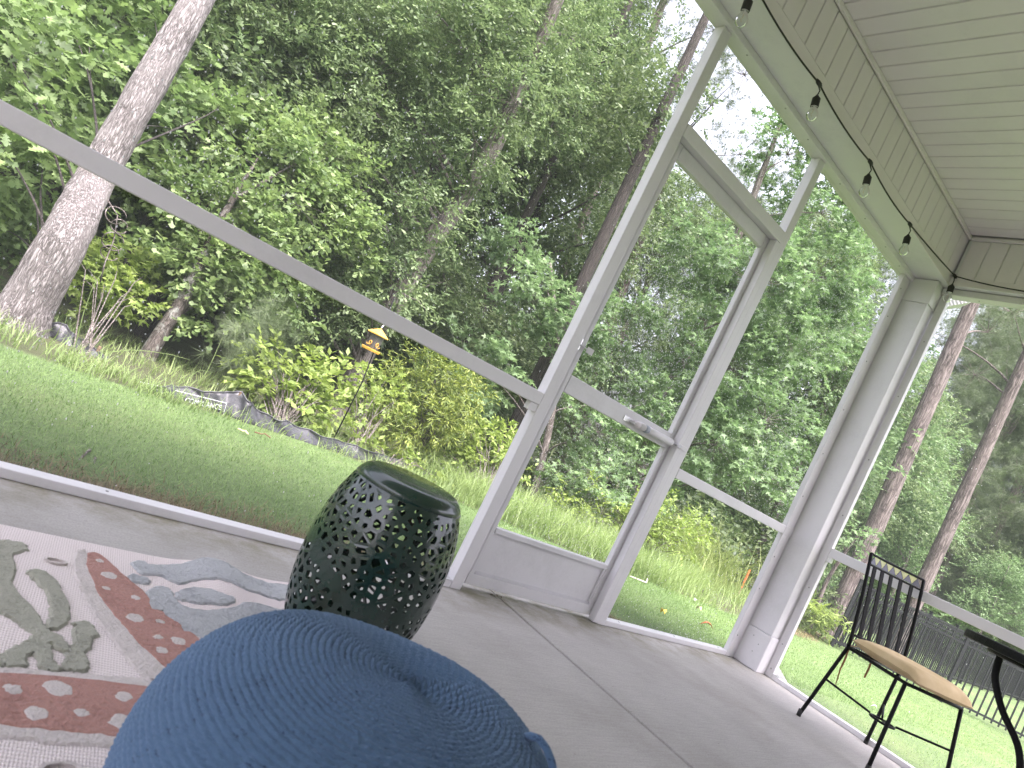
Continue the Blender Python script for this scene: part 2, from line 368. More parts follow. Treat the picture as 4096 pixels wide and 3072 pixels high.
part('corner_bracket', (B0 + .004, -.088, .0265), (B0 + T - .004, -.053, .031), wb, 'zinc', .001); part('corner_bracket', (B0 + .003, -.075, .725), (B0 + .03, -.0525, .7535), wb, 'zinc', .001)
s2 = share(sc0, 'screw', (B0 + .0008, -.03, .2), wb, (0, math.radians(-90), 0))
for z in (.05, .55, 1.0, 1.35, 1.75, 2.1): share(sc0, 'screw', (B0 + .0008, -.03, z), wb, (0, math.radians(-90), 0))
for y in (-.2, -.55, -.95, -1.3): share(sc0, 'screw', (.11, y, 2.3988), wb, (math.radians(180), 0, 0))
pane((-2.6, -.052, B0 + .03, .806, 2.40), 1, wb, 200, 3); pane((-2.6, -.052, B0 + .03, .026, .754), 1, wb, 60, 2)
# ------------------------------------------------------------------ screen door
DY0, DY1 = A0 + .037, A0 + .064
DX0, DX1, SW = -2.121, -1.2745, .062
dr = thing('screen_door', (-1.28, A0 + .05, .01), 'white screen door with kick panel, standing closed between two white posts', 'door')
part('stile', (DX0, DY0, .02), (DX0 + SW, DY1, 1.957), dr, 'door'); part('stile', (DX1 - SW, DY0, .02), (DX1, DY1, 1.957), dr, 'door')
part('top_rail', (DX0 + SW + .0005, DY0, 1.897), (DX1 - SW - .0005, DY1, 1.957), dr, 'door')
part('middle_rail', (DX0 + SW + .0005, DY0 - .001, .858), (DX1 - SW - .0005, DY1, .932), dr, 'door')
part('bottom_rail', (DX0 + SW - .028, DY0 - .003, .02), (DX1 - SW + .02, DY0 - .0005, .066), dr, 'door', .001)
part('bottom_rail', (DX0 + SW + .0005, DY0, .02), (DX1 - SW - .0005, DY1, .066), dr, 'door')
part('kick_rail', (DX0 + SW + .0005, DY0 - .002, .239), (DX1 - SW - .0005, DY1, .263), dr, 'door')
part('kick_panel', (DX0 + SW + .0005, DY0 + .012, .0665), (DX1 - SW - .0005, DY0 + .02, .2385), dr, 'door', 0)
for x0, x1 in ((DX0 + SW + .0005, DX0 + SW + .009), (DX1 - SW - .009, DX1 - SW - .0005)): part('bead', (x0, DY0 + .003, .0755), (x1, DY0 + .0115, .2385), dr, 'door', .001)
mb = MB()
for i in range(3): mb.box((DX0 + SW + .0005, DY0 + .002 + i * .003, .0668 + i * .0028), (DX1 - SW - .0005, DY0 + .0118, .0692 + i * .0028))
mb.build('bead', M['door'], dr)
for xx in (DX0 + .020, DX0 + .030, DX0 + .04): part('seam', (xx, DY0 - .0012, .02), (xx + .0016, DY0 - .0002, 1.95), dr, 'door', 0)
pane((DX0 + SW, DX1 - SW, DY0 + .014, .932, 1.897), 0, dr, 3600, 7); pane((DX0 + SW, DX1 - SW, DY0 + .014, .263, .858), 0, dr, 1700, 5)
# latch
la = MB().bar((-2.093, DY0 - .006, 1.05), (-2.043, DY0 - .02, 1.048), .014, .004).bar((-2.062, DY0 - .019, 1.047), (-2.032, DY0 - .026, 1.046), .006, .024).build('latch_handle', M['white'], dr, bevel=.001)
MB().box((-2.098, DY0 - .007, 1.028), (-2.088, DY0 - .0012, 1.078)).build('plate', M['zinc'], la, bevel=.001)
# pneumatic closer
cl = MB().tube([(-1.60, DY0 - .028, .888), (-1.352, DY0 - .03, .893)], .0165, 20).build('door_closer', M['white'], dr, smooth=True)
MB().tube([(-1.625, DY0 - .028, .8875), (-1.6005, DY0 - .028, .888)], [.012, .0155], 16).build('end_cap', M['vinyl'], cl, smooth=True)
MB().box((-1.68, DY0 - .004, .876), (-1.62, DY0 - .0015, .899)).box((-1.635, DY0 - .032, .882), (-1.618, DY0 - .0042, .893)).build('mount_bracket', M['zinc'], cl, bevel=.001)
MB().tube([(-1.563, DY0 - .028, .8887), (-1.535, DY0 - .0282, .8893)], .0170, 20).build('label_band', simple('grey_label', (.23, .26, .33), (.45, .48, .52), .6, 60), cl, smooth=True)
MB().tube([(-1.3515, DY0 - .03, .893), (-1.300, DY0 - .03, .894)], .004, 10).build('rod', M['screw'], cl, smooth=True)
MB().box((-1.318, A0 - .03, .886), (-1.300, A0 - .0025, .902)).box((-1.30, A0 - .007, .884), (-1.236, A0 - .0025, .906)).build('jamb_bracket', M['white'], cl, bevel=.0015)
# dry leaves caught under the door
lf = thing('leaf_litter', (-1.895, .17, .002), 'small dry leaf scraps caught under the screen door', 'leaves'); mb = MB()
for i in range(9):
    a = random.uniform(0, 6.3); p = Vector((-1.905 + random.uniform(-.03, .035), .168 + random.uniform(-.012, .012), .004)); d = Vector((math.cos(a), math.sin(a), .3)) * random.uniform(.006, .014); s_ = Vector((-d.y, d.x, .004)) * .4
    mb.add([p - d, p + s_, p + d, p - s_], [(0, 1, 2, 3)])
mb.build('leaf_scrap', simple('dry_leaf_dark', (.06, .04, .025), (.14, .09, .05), .8, 90), lf)
# ------------------------------------------------------------------ downspout outside the corner
ds = thing('downspout', (.27, .235, -.1), 'white corrugated downspout elbow outside the corner column', 'downspout')
def ribbed(name, pts, w_):
    mb = MB(); v = []
    o = len(mb.v); prof = []; n = 10
    for i in range(len(pts) - 1):
        for k_ in range(n):
            t = k_ / n; prof.append((Vector(pts[i]).lerp(Vector(pts[i + 1]), t), 1 + (.07 if k_ % 2 else -.03)))
    prof.append((Vector(pts[-1]), 1)); mb.tube([p for p, _ in prof], [w_ * s_ for _, s_ in prof], 4); return mb.build(name, M['white'], ds)
ribbed('elbow', [(.52, .0, ZC + .05), (.50, .01, 2.62), (.46, .03, 2.55), (.38, .08, 2.48), (.30, .13, 2.405)], .056)
ribbed('outlet_elbow', [(.30, .13, .14), (.30, .10, .05), (.34, .06, .01), (.40, .0, -.05)], .038)
MB().box((.262, .10, .1405), (.338, .16, 2.40)).build('pipe', M['white'], ds, bevel=.006)
# ------------------------------------------------------------------ string lights
sl = thing('string_lights', (-1.2, -.06, 2.4), 'black string light cord with clear bulbs along the porch beam', 'string lights')
ny = -.058
nodes = [Vector((x, ny, z)) for x, z in ((-3.43, 2.437), (-2.872, 2.434), (-2.315, 2.433), (-1.762, 2.433), (-1.199, 2.434), (-.651, 2.43))] + [Vector((.005, -.07, 2.482)), Vector((.018, -.62, 2.449)), Vector((.018, -1.18, 2.45))]
pts = []
for i in range(len(nodes) - 1):
    for k in range(8):
        t = k / 8; p = nodes[i].lerp(nodes[i + 1], t); p.z -= .016 * 4 * t * (1 - t) * (1 if i != 5 else .2); pts.append(p)
pts.append(nodes[-1]); MB().tube(pts, .0036, 8).build('cord', M['rubber'], sl, smooth=True)
fil = simple('lamp_filament', (.5, .33, .14), (.6, .4, .2), .4, 200, metal=.6)
for i, nd in enumerate(nodes[:-1]):
    tilt = [(0, 0), (.1, 0), (.012, .0), (.012, -.01), (.02, -.006), (.016, -.006), (.006, -.004), (.0, .0)][i]
    MB().tube([nd + Vector((-.022, 0, .001)), nd + Vector((-.008, 0, 0)), nd + Vector((.008, 0, 0)), nd + Vector((.022, 0, -.001))], [.005, .009, .009, .005], 10).build('cord_joint', M['rubber'], sl, smooth=True)
    b = nd + Vector((tilt[0], tilt[1], -.048)); MB().tube([nd + Vector((0, 0, -.006)), nd + Vector((tilt[0] * 1.4 - .003, tilt[1], -.025)), b], .0028, 8).build('drop_cord', M['rubber'], sl, smooth=True)
    ax = Vector((tilt[0] * .6, tilt[1] * .6, -.05)).normalized(); q = Vector((0, 0, -1)).rotation_difference(ax).to_matrix().to_4x4()
    so = MB().lathe([(.004, .002), (.009, -.006), (.0165, -.014), (.0165, -.046), (.0155, -.05)], 16, c=b, M=q, capt=False).build('socket', M['rubber'], sl, smooth=True)
    MB().lathe([(.0125, -.046), (.0125, -.051), (.005, -.0515)], 14, c=b, M=q).build('screw_shell', M['zinc'], so, smooth=True)
    MB().lathe([(.012, -.052), (.014, -.06), (.0215, -.074), (.0235, -.086), (.019, -.099), (.009, -.107), (.001, -.109)], 20, c=b, M=q, capb=False).build('bulb', M['glass'], so, smooth=True)
    c = b + ax * .06; MB().tube([c, c + Vector((.004, .002, -.012)), c + Vector((-.004, 0, -.022)), c + Vector((.004, -.002, -.03))], .0007, 5).build('filament', fil, so)
# ------------------------------------------------------------------ rug
RX0, RX1, RY0, RY1 = -6.2, -2.79, -2.6, -.150
def ripple(x, y):
    e = math.exp(-((y + .17) / .17) ** 2)
    return e * (.020 * math.exp(-((x + 3.17) / .075) ** 2) + .006 * math.exp(-((x + 2.93) / .06) ** 2))
def rugmat():
    m, t, out = mat('cream_ribbed_weave'); b = N(t, 'ShaderNodeBsdfPrincipled', Roughness=.95)
    g = N(t, 'ShaderNodeNewGeometry'); mp = N(t, 'ShaderNodeMapping'); mp.inputs['Rotation'].default_value = (0, 0, math.radians(8)); L(t, g.outputs['Position'], mp.inputs[0])
    w1 = N(t, 'ShaderNodeTexWave', Scale=42.0, Distortion=.6); w1.bands_direction = 'Y'; w1.inputs['Detail Scale'].default_value = 6; L(t, mp.outputs[0], w1.inputs['Vector'])
    w2 = N(t, 'ShaderNodeTexWave', Scale=66.0, Distortion=.8); w2.bands_direction = 'X'; L(t, mp.outputs[0], w2.inputs['Vector'])
    mu = N(t, 'ShaderNodeMath', operation='MULTIPLY_ADD'); L(t, w2.outputs['Fac'], mu.inputs[0]); mu.inputs[1].default_value = .45; L(t, w1.outputs['Fac'], mu.inputs[2])
    L(t, ramp(t, mu.outputs[0], [(.1, (.56, .49, .48)), (.7, (.74, .665, .65))]), b.inputs['Base Color'])
    bp = N(t, 'ShaderNodeBump', Strength=.6, Distance=.002); L(t, mu.outputs[0], bp.inputs['Height']); L(t, bp.outputs[0], b.inputs['Normal']); L(t, b.outputs[0], out.inputs[0]); return m
def pile(name, c1, c2):
    m, t, out = mat(name); b = N(t, 'ShaderNodeBsdfPrincipled', Roughness=1.0); b.inputs['Sheen Weight'].default_value = .25
    v = gcoords(t); f = noise(t, v, 120, 5, .7); f2 = noise(t, v, 22, 3); ad = N(t, 'ShaderNodeMath', operation='ADD'); L(t, f, ad.inputs[0]); L(t, f2, ad.inputs[1])
    L(t, ramp(t, ad.outputs[0], [(.75, c1), (1.2, c2)]), b.inputs['Base Color'])
    bp = N(t, 'ShaderNodeBump', Strength=1.0, Distance=.011); L(t, ad.outputs[0], bp.inputs['Height']); L(t, bp.outputs[0], b.inputs['Normal']); L(t, b.outputs[0], out.inputs[0]); return m
M['rug'] = rugmat(); M['coral_pile'] = pile('terracotta_pile', (.38, .17, .135), (.50, .245, .20)); M['cream_pile'] = pile('cream_pile', (.58, .52, .49), (.72, .65, .62))
M['green_pile'] = pile('sage_pile', (.27, .27, .21), (.40, .40, .32)); M['grey_pile'] = pile('grey_blue_pile', (.34, .355, .38), (.50, .515, .535))
rug = MB(); xs = list(np.linspace(RX0, -3.7, 6)) + list(np.linspace(-3.65, RX1, 60)); ys = list(np.linspace(RY0, -1.0, 5)) + list(np.linspace(-.95, RY1, 50))
vs_ = [(x, y, .007 + ripple(x, y)) for y in ys for x in xs]; nx = len(xs)
rug.add(vs_, [(j * nx + i, j * nx + i + 1, (j + 1) * nx + i + 1, (j + 1) * nx + i) for j in range(len(ys) - 1) for i in range(nx - 1)])
for j, edge in ((len(ys) - 1, 1), (0, -1)):
    e = [(x, ys[j], .007 + ripple(x, ys[j])) for x in xs] + [(x, ys[j] + .001 * edge, max(.001, ripple(x, ys[j]) * .9)) for x in xs]
    rug.add(e, [(i, i + 1, nx + i + 1, nx + i) for i in range(nx - 1)])
rug.add([(RX1, RY0, .007), (RX1, RY1, .007), (RX1 + .001, RY1, .001), (RX1 + .001, RY0, .001)], [(0, 1, 2, 3)])
rug = rug.build('area_rug', M['rug']); tag(rug, 'cream ribbed rug with carved coral, starfish and kelp on the concrete', 'rug')
ZS = 1.0417
def rz(p): q = on(p[0] * ZS, 2080 + p[1] * ZS, 2, .010); return (float(q[0]), float(q[1]))
def rough_poly(P, amp=.0012, step=.012, closed=True):
    out = []
    n = len(P)
    for i in range(n):
        a = Vector(P[i]); b = Vector(P[(i + 1) % n]); k = max(1, int((b - a).length / step))
        for j in range(k): p = a.lerp(b, j / k); out.append((p.x + random.gauss(0, amp), p.y + random.gauss(0, amp)))
    return out
def smooth_poly(P, it=2):
    for _ in range(it):
        Q = []
        for i in range(len(P)):
            a = P[i]; b = P[(i + 1) % len(P)]; Q += [(a[0] * .75 + b[0] * .25, a[1] * .75 + b[1] * .25), (a[0] * .25 + b[0] * .75, a[1] * .25 + b[1] * .75)]
        P = Q
    return P
def slab(name, P, mt, h0, h1, par, grid=.02, sm=2, amp=.0012):
    """a piece of raised pile with its own outline, edge and thickness"""
    P = rough_poly(smooth_poly(P, sm), amp); n = len(P); xs_ = [p[0] for p in P]; ys_ = [p[1] for p in P]
    inner = []
    x = min(xs_)
    while x < max(xs_):
        y = min(ys_)
        while y < max(ys_): inner.append((x + random.gauss(0, .002), y + random.gauss(0, .002))); y += grid
        x += grid
    vt, _, fc, ov, _, _ = delaunay_2d_cdt([Vector(p) for p in P] + [Vector(p) for p in inner], [], [list(range(n))], 1, 1e-6)
    inside = set(i for f in fc for i in f)
    mb = MB(); V = [(p.x, p.y, h1 + ripple(p.x, p.y)) for p in vt]; mb.add(V, [tuple(f) for f in fc])
    k = len(P); ar = sum(P[i][0] * P[(i + 1) % k][1] - P[(i + 1) % k][0] * P[i][1] for i in range(k)); sg = 1 if ar > 0 else -1; off = []
    for i in range(k):
        a = Vector(P[i - 1]); c = Vector(P[(i + 1) % k]); d = (c - a); d = d.normalized() if d.length > 1e-9 else Vector((1, 0)); off.append((P[i][0] + sg * d.y * .0045, P[i][1] - sg * d.x * .0045))
    ring = [(p[0], p[1], h1 + ripple(*p)) for p in P] + [(p[0], p[1], h0 + ripple(*p)) for p in off]
    mb.add(ring, [(i, (i + 1) % k, k + (i + 1) % k, k + i) for i in range(k)])
    return mb.build(name, mt, par, smooth=True)
def blob(c, r, n=9, squash=1.0, ang=0):
    return [(c[0] + math.cos(ang) * r * math.cos(a) * (k_) - math.sin(ang) * r * squash * math.sin(a) * k_, c[1] + math.sin(ang) * r * math.cos(a) * k_ + math.cos(ang) * r * squash * math.sin(a) * k_)
            for a, k_ in ((2 * math.pi * i / n, random.uniform(.85, 1.15)) for i in range(n))]
H = .0075
arm1 = [(345, 118), (395, 135), (440, 180), (480, 215), (530, 255), (575, 300), (575, 345), (620, 345), (640, 370), (690, 395), (700, 425), (735, 430), (790, 480), (850, 560), (800, 640), (720, 600), (660, 575), (600, 530), (545, 478), (480, 410), (425, 345), (375, 270), (345, 205), (332, 150)]
halo1 = [(330, 110), (350, 200), (378, 275), (430, 350), (490, 420), (550, 488), (605, 540), (665, 588), (720, 625), (610, 640), (520, 560), (430, 450), (355, 345), (305, 240), (290, 160), (300, 115)]
body2 = [(-260, 565), (-120, 575), (0, 586), (200, 600), (400, 618), (600, 642), (780, 660), (800, 760), (640, 835), (480, 830), (320, 812), (160, 798), (0, 782), (-140, 770), (-260, 740)]
halo2a = [(-260, 530), (0, 558), (200, 580), (400, 596), (640, 615), (640, 643), (400, 619), (200, 601), (0, 587), (-260, 566)]
halo2b = [(-260, 745), (0, 784), (160, 800), (320, 814), (520, 834), (520, 872), (320, 858), (160, 842), (0, 826), (-260, 790)]
W = lambda P: [rz(p) for p in P]
star = slab('starfish_arm', W(arm1), M['coral_pile'], H, .0105, rug); slab('starfish_arm', W(body2), M['coral_pile'], H, .0105, rug)
for hl in (halo1, halo2a, halo2b): slab('cream_border', W(hl), M['cream_pile'], H, .0098, rug, sm=1, amp=.0022)
for c, r in (((383, 157), .0065), ((418, 212), .014), ((408, 262), .006), ((520, 298), .009), ((518, 376), .014), ((617, 390), .007), ((608, 450), .0065), ((685, 466), .014), ((622, 500), .0095), ((716, 518), .006),
             ((47, 650), .010), ((222, 645), .019), ((472, 677), .011), ((140, 742), .0135), ((313, 742), .0085), ((470, 775), .018), ((-70, 690), .012), ((-110, 640), .01)):
    slab('spot', blob(rz(c), r * .95, 10), M['cream_pile'], .0098, .0113, rug, sm=1, amp=.0014)
for P in ([(-130, 120), (-60, 85), (10, 75), (60, 80), (105, 98), (95, 118), (50, 122), (52, 180), (38, 240), (70, 290), (130, 340), (165, 390), (185, 420), (150, 440), (110, 420), (60, 375), (0, 350), (-80, 330), (-120, 300), (-60, 280), (0, 300), (10, 270), (-10, 220), (0, 160), (0, 130)],
          [(112, 195), (150, 190), (190, 210), (230, 255), (258, 320), (262, 360), (245, 395), (210, 420), (180, 418), (185, 390), (205, 350), (195, 300), (165, 250), (130, 225)],
          [(280, 420), (300, 392), (340, 390), (362, 420), (358, 460), (330, 500), (320, 540), (345, 575), (300, 580), (262, 575), (245, 545), (255, 505), (290, 480), (288, 450)],
          [(165, 415), (200, 430), (240, 465), (275, 490), (262, 510), (225, 495), (190, 465), (192, 520), (215, 560), (250, 575), (200, 580), (160, 572), (150, 520), (120, 500), (95, 530), (90, 568), (40, 562), (0, 555), (-60, 545), (-60, 520), (0, 520), (50, 500), (90, 470), (130, 440)]):
    slab('kelp_frond', W(P), M['green_pile'], H, .0108 + .0004 * (len(P) % 5), rug, amp=.0022)
for P in ([(505, 160), (540, 155), (580, 175), (640, 172), (700, 178), (750, 165), (800, 172), (860, 190), (920, 215), (980, 230), (1060, 250), (1140, 258), (1150, 300), (1080, 310), (1000, 285), (930, 275), (870, 255), (800, 240), (740, 235), (690, 250), (650, 225), (600, 205), (560, 210), (530, 195)],
          [(500, 205), (540, 215), (575, 225), (570, 242), (530, 240), (498, 225)],
          [(575, 265), (620, 250), (655, 262), (665, 300), (700, 330), (760, 345), (830, 350), (900, 345), (960, 320), (1040, 335), (1100, 350), (1060, 390), (980, 380), (920, 390), (880, 430), (900, 480), (850, 500), (800, 460), (745, 430), (705, 420), (700, 390), (645, 365), (625, 340), (580, 338), (570, 300)],
          [(680, 275), (730, 262), (800, 275), (850, 300), (900, 310), (880, 330), (800, 325), (720, 310), (680, 300)]):
    slab('coral_fan', W(P), M['grey_pile'], H, .0101 + .0004 * (len(P) % 5), rug, amp=.0018)
# carved rings
for c, r1, r2 in (((215, 158), .0215, .0165), ((235, 960), .028, .021)):
    q = rz(c); n = 22; mb = MB()
    O = [(q[0] + r1 * math.cos(a) * random.uniform(.94, 1.06), q[1] + r1 * .55 * math.sin(a) * random.uniform(.94, 1.06)) for a in np.linspace(0, 2 * math.pi, n, False)]
    I = [(q[0] + r2 * math.cos(a), q[1] + r2 * .5 * math.sin(a)) for a in np.linspace(0, 2 * math.pi, n, False)]
    mb.add([(x, y, .012) for x, y in O] + [(x, y, .012) for x, y in I] + [(x, y, .007) for x, y in O] + [(x, y, .007) for x, y in I],
           [(i, (i + 1) % n, n + (i + 1) % n, n + i) for i in range(n)] + [(i, 2 * n + i, 2 * n + (i + 1) % n, (i + 1) % n) for i in range(n)] + [(n + i, n + (i + 1) % n, 3 * n + (i + 1) % n, 3 * n + i) for i in range(n)])
    mb.build('carved_ring', M['cream_pile'], rug)
# ------------------------------------------------------------------ pouf
def pouf():
    cx, cy, R_, Hh = -3.312, -1.165, .285, .343
    m, t, out = mat('blue_braided_yarn'); b = N(t, 'ShaderNodeBsdfPrincipled', Roughness=.95); b.inputs['Sheen Weight'].default_value = .35; b.inputs['Sheen Tint'].default_value = (.5, .65, .9, 1)
    at_ = N(t, 'ShaderNodeAttribute', attribute_name='groove_shade'); v = gcoords(t); f = noise(t, v, 330, 4, .75); f2 = noise(t, v, 40, 3)
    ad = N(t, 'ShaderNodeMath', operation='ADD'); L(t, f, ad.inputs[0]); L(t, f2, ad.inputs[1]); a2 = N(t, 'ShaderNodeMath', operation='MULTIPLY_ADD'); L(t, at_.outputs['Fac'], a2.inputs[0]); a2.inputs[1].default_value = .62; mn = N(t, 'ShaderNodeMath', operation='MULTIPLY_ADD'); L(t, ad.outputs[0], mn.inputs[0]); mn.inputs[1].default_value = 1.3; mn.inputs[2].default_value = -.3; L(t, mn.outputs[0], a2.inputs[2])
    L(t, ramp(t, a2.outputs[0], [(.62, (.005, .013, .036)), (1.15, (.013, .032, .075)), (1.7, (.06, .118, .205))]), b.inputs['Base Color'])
    bp = N(t, 'ShaderNodeBump', Strength=.7, Distance=.002); L(t, noise(t, v, 600, 3), bp.inputs['Height']); L(t, bp.outputs[0], b.inputs['Normal']); L(t, b.outputs[0], out.inputs[0])
    # profile from the crown outwards and down
    prof = []
    for i in range(400):
        ph = math.pi / 2 - i / 399 * math.pi
        e = .82
        r = R_ * math.cos(ph) ** e; z = Hh / 2 + Hh / 2 * math.copysign(abs(math.sin(ph)) ** .9, math.sin(ph))
        prof.append((r, z))
    prof = np.array(prof); prof[:, 1] -= .015 * np.exp(-(prof[:, 0] / .11) ** 2) * (prof[:, 1] > Hh / 2)
    s = np.concatenate([[0], np.cumsum(np.hypot(*np.diff(prof, axis=0).T))]); pitch = .0085; rows = int(s[-1] / pitch); per = 6
    ss = np.linspace(0.003, s[-1] * .62, int(rows * per * .62)); pr_ = np.interp(ss, s, prof[:, 0]); pz = np.interp(ss, s, prof[:, 1])
    tr = np.gradient(pr_, ss); tz = np.gradient(pz, ss); nr, nz = -tz, tr; sg = np.sign(nz[0]); nr, nz = nr * sg, nz * sg
    nseg = 380; th = np.linspace(0, 2 * np.pi, nseg, False); S, TH = np.meshgrid(ss, th, indexing='ij'); PR = np.repeat(pr_[:, None], nseg, 1)
    rowpos = S / pitch + TH / (2 * np.pi)            # one continuous spiral
    k_ = np.floor(rowpos); u = rowpos - k_
    arc = PR * TH; st = .0125
    ph = arc / st + k_ * .37
    lobe = np.abs(np.sin(np.pi * (ph + (u - .5) * .9)))
    env = np.sqrt(np.clip(1 - (2 * u - 1) ** 2, 0, 1))
    rnd = RNG.normal(0, 1, S.shape) * .0005
    lum = np.sin(TH * 3 + 1) * .0025 + np.sin(TH * 2 + S * 18) * .003
    disp = .0042 * env * (.35 + .65 * lobe) + rnd + lum
    X = cx + (PR + nr[:, None] * disp) * np.cos(TH); Y = cy + (PR + nr[:, None] * disp) * np.sin(TH); Z = pz[:, None] + nz[:, None] * disp
    Z = np.maximum(Z, .0155)
    V = np.stack([X, Y, Z], -1).reshape(-1, 3); nr_ = len(ss)
    i, j = np.meshgrid(np.arange(nr_ - 1), np.arange(nseg), indexing='ij'); a = i * nseg + j; b_ = i * nseg + (j + 1) % nseg
    T_ = np.concatenate([np.stack([a, a + nseg, b_], -1).reshape(-1, 3), np.stack([b_, a + nseg, b_ + nseg], -1).reshape(-1, 3)])
    t_ = thing('pouf', (cx, cy, .0155), 'round dark blue braided pouf in the foreground on the rug', 'pouf')
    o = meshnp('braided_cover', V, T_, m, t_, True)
    at2 = o.data.attributes.new('groove_shade', 'FLOAT', 'POINT'); at2.data.foreach_set('value', (env * (.3 + .7 * lobe)).astype(np.float32).ravel())  # shading between braid rows put into the colour: grooves dark, strand tops light
    # cord loop on the right-hand side
    lp = [Vector(at(u, v, D)) for u, v, D in ((2080, 2950, 1.03), (2122, 2944, 1.0), (2156, 2955, .99), (2186, 2995, .985), (2206, 3045, .985), (2216, 3100, .985), (2205, 3150, 1.0))]
    MB().tube([lp[0]] + [lp[i].lerp(lp[i + 1], k / 3) for i in range(len(lp) - 1) for k in range(1, 4)], .0052, 10).build('cord_loop', m, t_, smooth=True)
    return t_
pouf()
# ------------------------------------------------------------------ pierced garden stool
def clip_poly(P, n, d):
    out = []
    for i in range(len(P)):
        a, b = P[i], P[(i + 1) % len(P)]; da = a[0] * n[0] + a[1] * n[1] - d; db = b[0] * n[0] + b[1] * n[1] - d
        if da <= 0: out.append(a)
        if (da < 0) != (db < 0):
            t = da / (da - db); out.append((a[0] + (b[0] - a[0]) * t, a[1] + (b[1] - a[1]) * t))
    return out
def stool():
    cx, cy, Hs = -2.972, -.490, .437
    m, t, out = mat('dark_green_enamel'); b = N(t, 'ShaderNodeBsdfPrincipled', Roughness=.22); v = gcoords(t)
    L(t, ramp(t, noise(t, v, 14, 5), [(.3, (.006, .022, .016)), (.7, (.010, .034, .025))]), b.inputs['Base Color']); b.inputs['Coat Weight'].default_value = .4
    rr = N(t, 'ShaderNodeMapRange'); rr.inputs[3].default_value = .16; rr.inputs[4].default_value = .34; L(t, noise(t, v, 30, 4), rr.inputs[0]); L(t, rr.outputs[0], b.inputs['Roughness']); L(t, b.outputs[0], out.inputs[0])
    th = thing('garden_stool', (cx, cy, .015), 'dark green barrel garden stool of pierced metal, on the rug corner', 'stool')
    z0, z1 = .045, .405
    def rad(z):
        u = (z - .5 * Hs) / (.5 * Hs); return .118 + .050 * (1 - abs(u) ** 2.2)
    per = 2 * math.pi * .15; seeds = []; rs = random.Random(5)
    rows = 17; dz = (z1 - z0) / rows
    for i in range(rows + 1):
        n = 44
        for j in range(n):
            if rs.random() < .06: continue
            seeds.append(((j + .5 * (i % 2) + rs.uniform(-.48, .48)) * per / n % per, z0 + (i) * dz + rs.uniform(-.48, .48) * dz))
    # small extra seeds make the little square holes between the big ones
    big = list(seeds)
    S = np.array(seeds)
    W_, mbl = [], MB()
    solid = lambda x, z: abs(z - (.5 * Hs - .018 + .040 * math.sin(2 * x / .15 + 2.2))) < .0155
    verts = {}
    def vid(p):
        k = (round((p[0] % per) * 20000) % round(per * 20000), round(p[1] * 20000))
        if k not in verts:
            a = p[0] / .15; r = rad(p[1]); verts[k] = len(mbl.v); mbl.v.append((cx + r * math.cos(a), cy + r * math.sin(a), p[1] + .015))
        return verts[k]
    SS = np.concatenate([S, S + [per, 0], S - [per, 0]])
    for (x, z) in seeds:
        P = [(x - .06, z0), (x + .06, z0), (x + .06, z1), (x - .06, z1)]
        dd = np.hypot(SS[:, 0] - x, SS[:, 1] - z)
        for k in np.argsort(dd)[1:26]:
            sx, sz = SS[k]; n = (sx - x, sz - z); d = (n[0] * (sx + x) + n[1] * (sz + z)) / 2; P = clip_poly(P, n, d)
            if len(P) < 3: break
        Q = []
        for p in P:
            if not Q or (abs(p[0] - Q[-1][0]) + abs(p[1] - Q[-1][1])) > 2e-4: Q.append(p)
        if len(Q) < 3: continue
        c = (sum(p[0] for p in Q) / len(Q), sum(p[1] for p in Q) / len(Q))
        ids = [vid(p) for p in Q]
        ids2 = [i for n_, i in enumerate(ids) if i != ids[n_ - 1]]
        if len(ids2) < 3: continue
        if solid(*c) or min(abs(c[1] - z0), abs(c[1] - z1)) < .007: mbl.f.append(tuple(ids2)); mbl.m.append(0); continue
        size = min(math.dist(p, c) for p in Q); k_ = max(.3, min(.66, 1 - .0044 / max(size, .005))) * rs.uniform(.74, 1.0)
        hole = [(c[0] + (p[0] - c[0]) * k_, c[1] + (p[1] - c[1]) * k_) for p in Q]; h = [vid(p) for p in hole]; n = len(ids)
        for i in range(n):
            f = (ids[i], ids[(i + 1) % n], h[(i + 1) % n], h[i])
            f = tuple(dict.fromkeys(f))
            if len(f) > 2: mbl.f.append(f); mbl.m.append(0)
    o = mbl.build('pierced_body', m, th, smooth=False)
    so = o.modifiers.new('thickness', 'SOLIDIFY'); so.thickness = .003; so.offset = -1
    MB().lathe([(rad(z1) - .0005, z1 + .0145), (rad(z1) + .0012, z1 + .016), (rad(.42) + .001, .433), (rad(.43) - .001, .441), (rad(.437) - .006, .4475), (rad(.437) - .016, .4505), (.001, .4515)], 64, c=(cx, cy, 0), capb=False, capt=False).build('seat_top', m, th, smooth=True)
    MB().lathe([(rad(0) - .004, .0162), (rad(0) + .002, .018), (rad(.02) + .001, .035), (rad(z0) + .0006, z0 + .0155), (rad(z0) - .004, z0 + .0155), (rad(0) - .004, .0165)], 64, c=(cx, cy, 0), capb=False, capt=False).build('foot_ring', m, th, smooth=True)
stool()
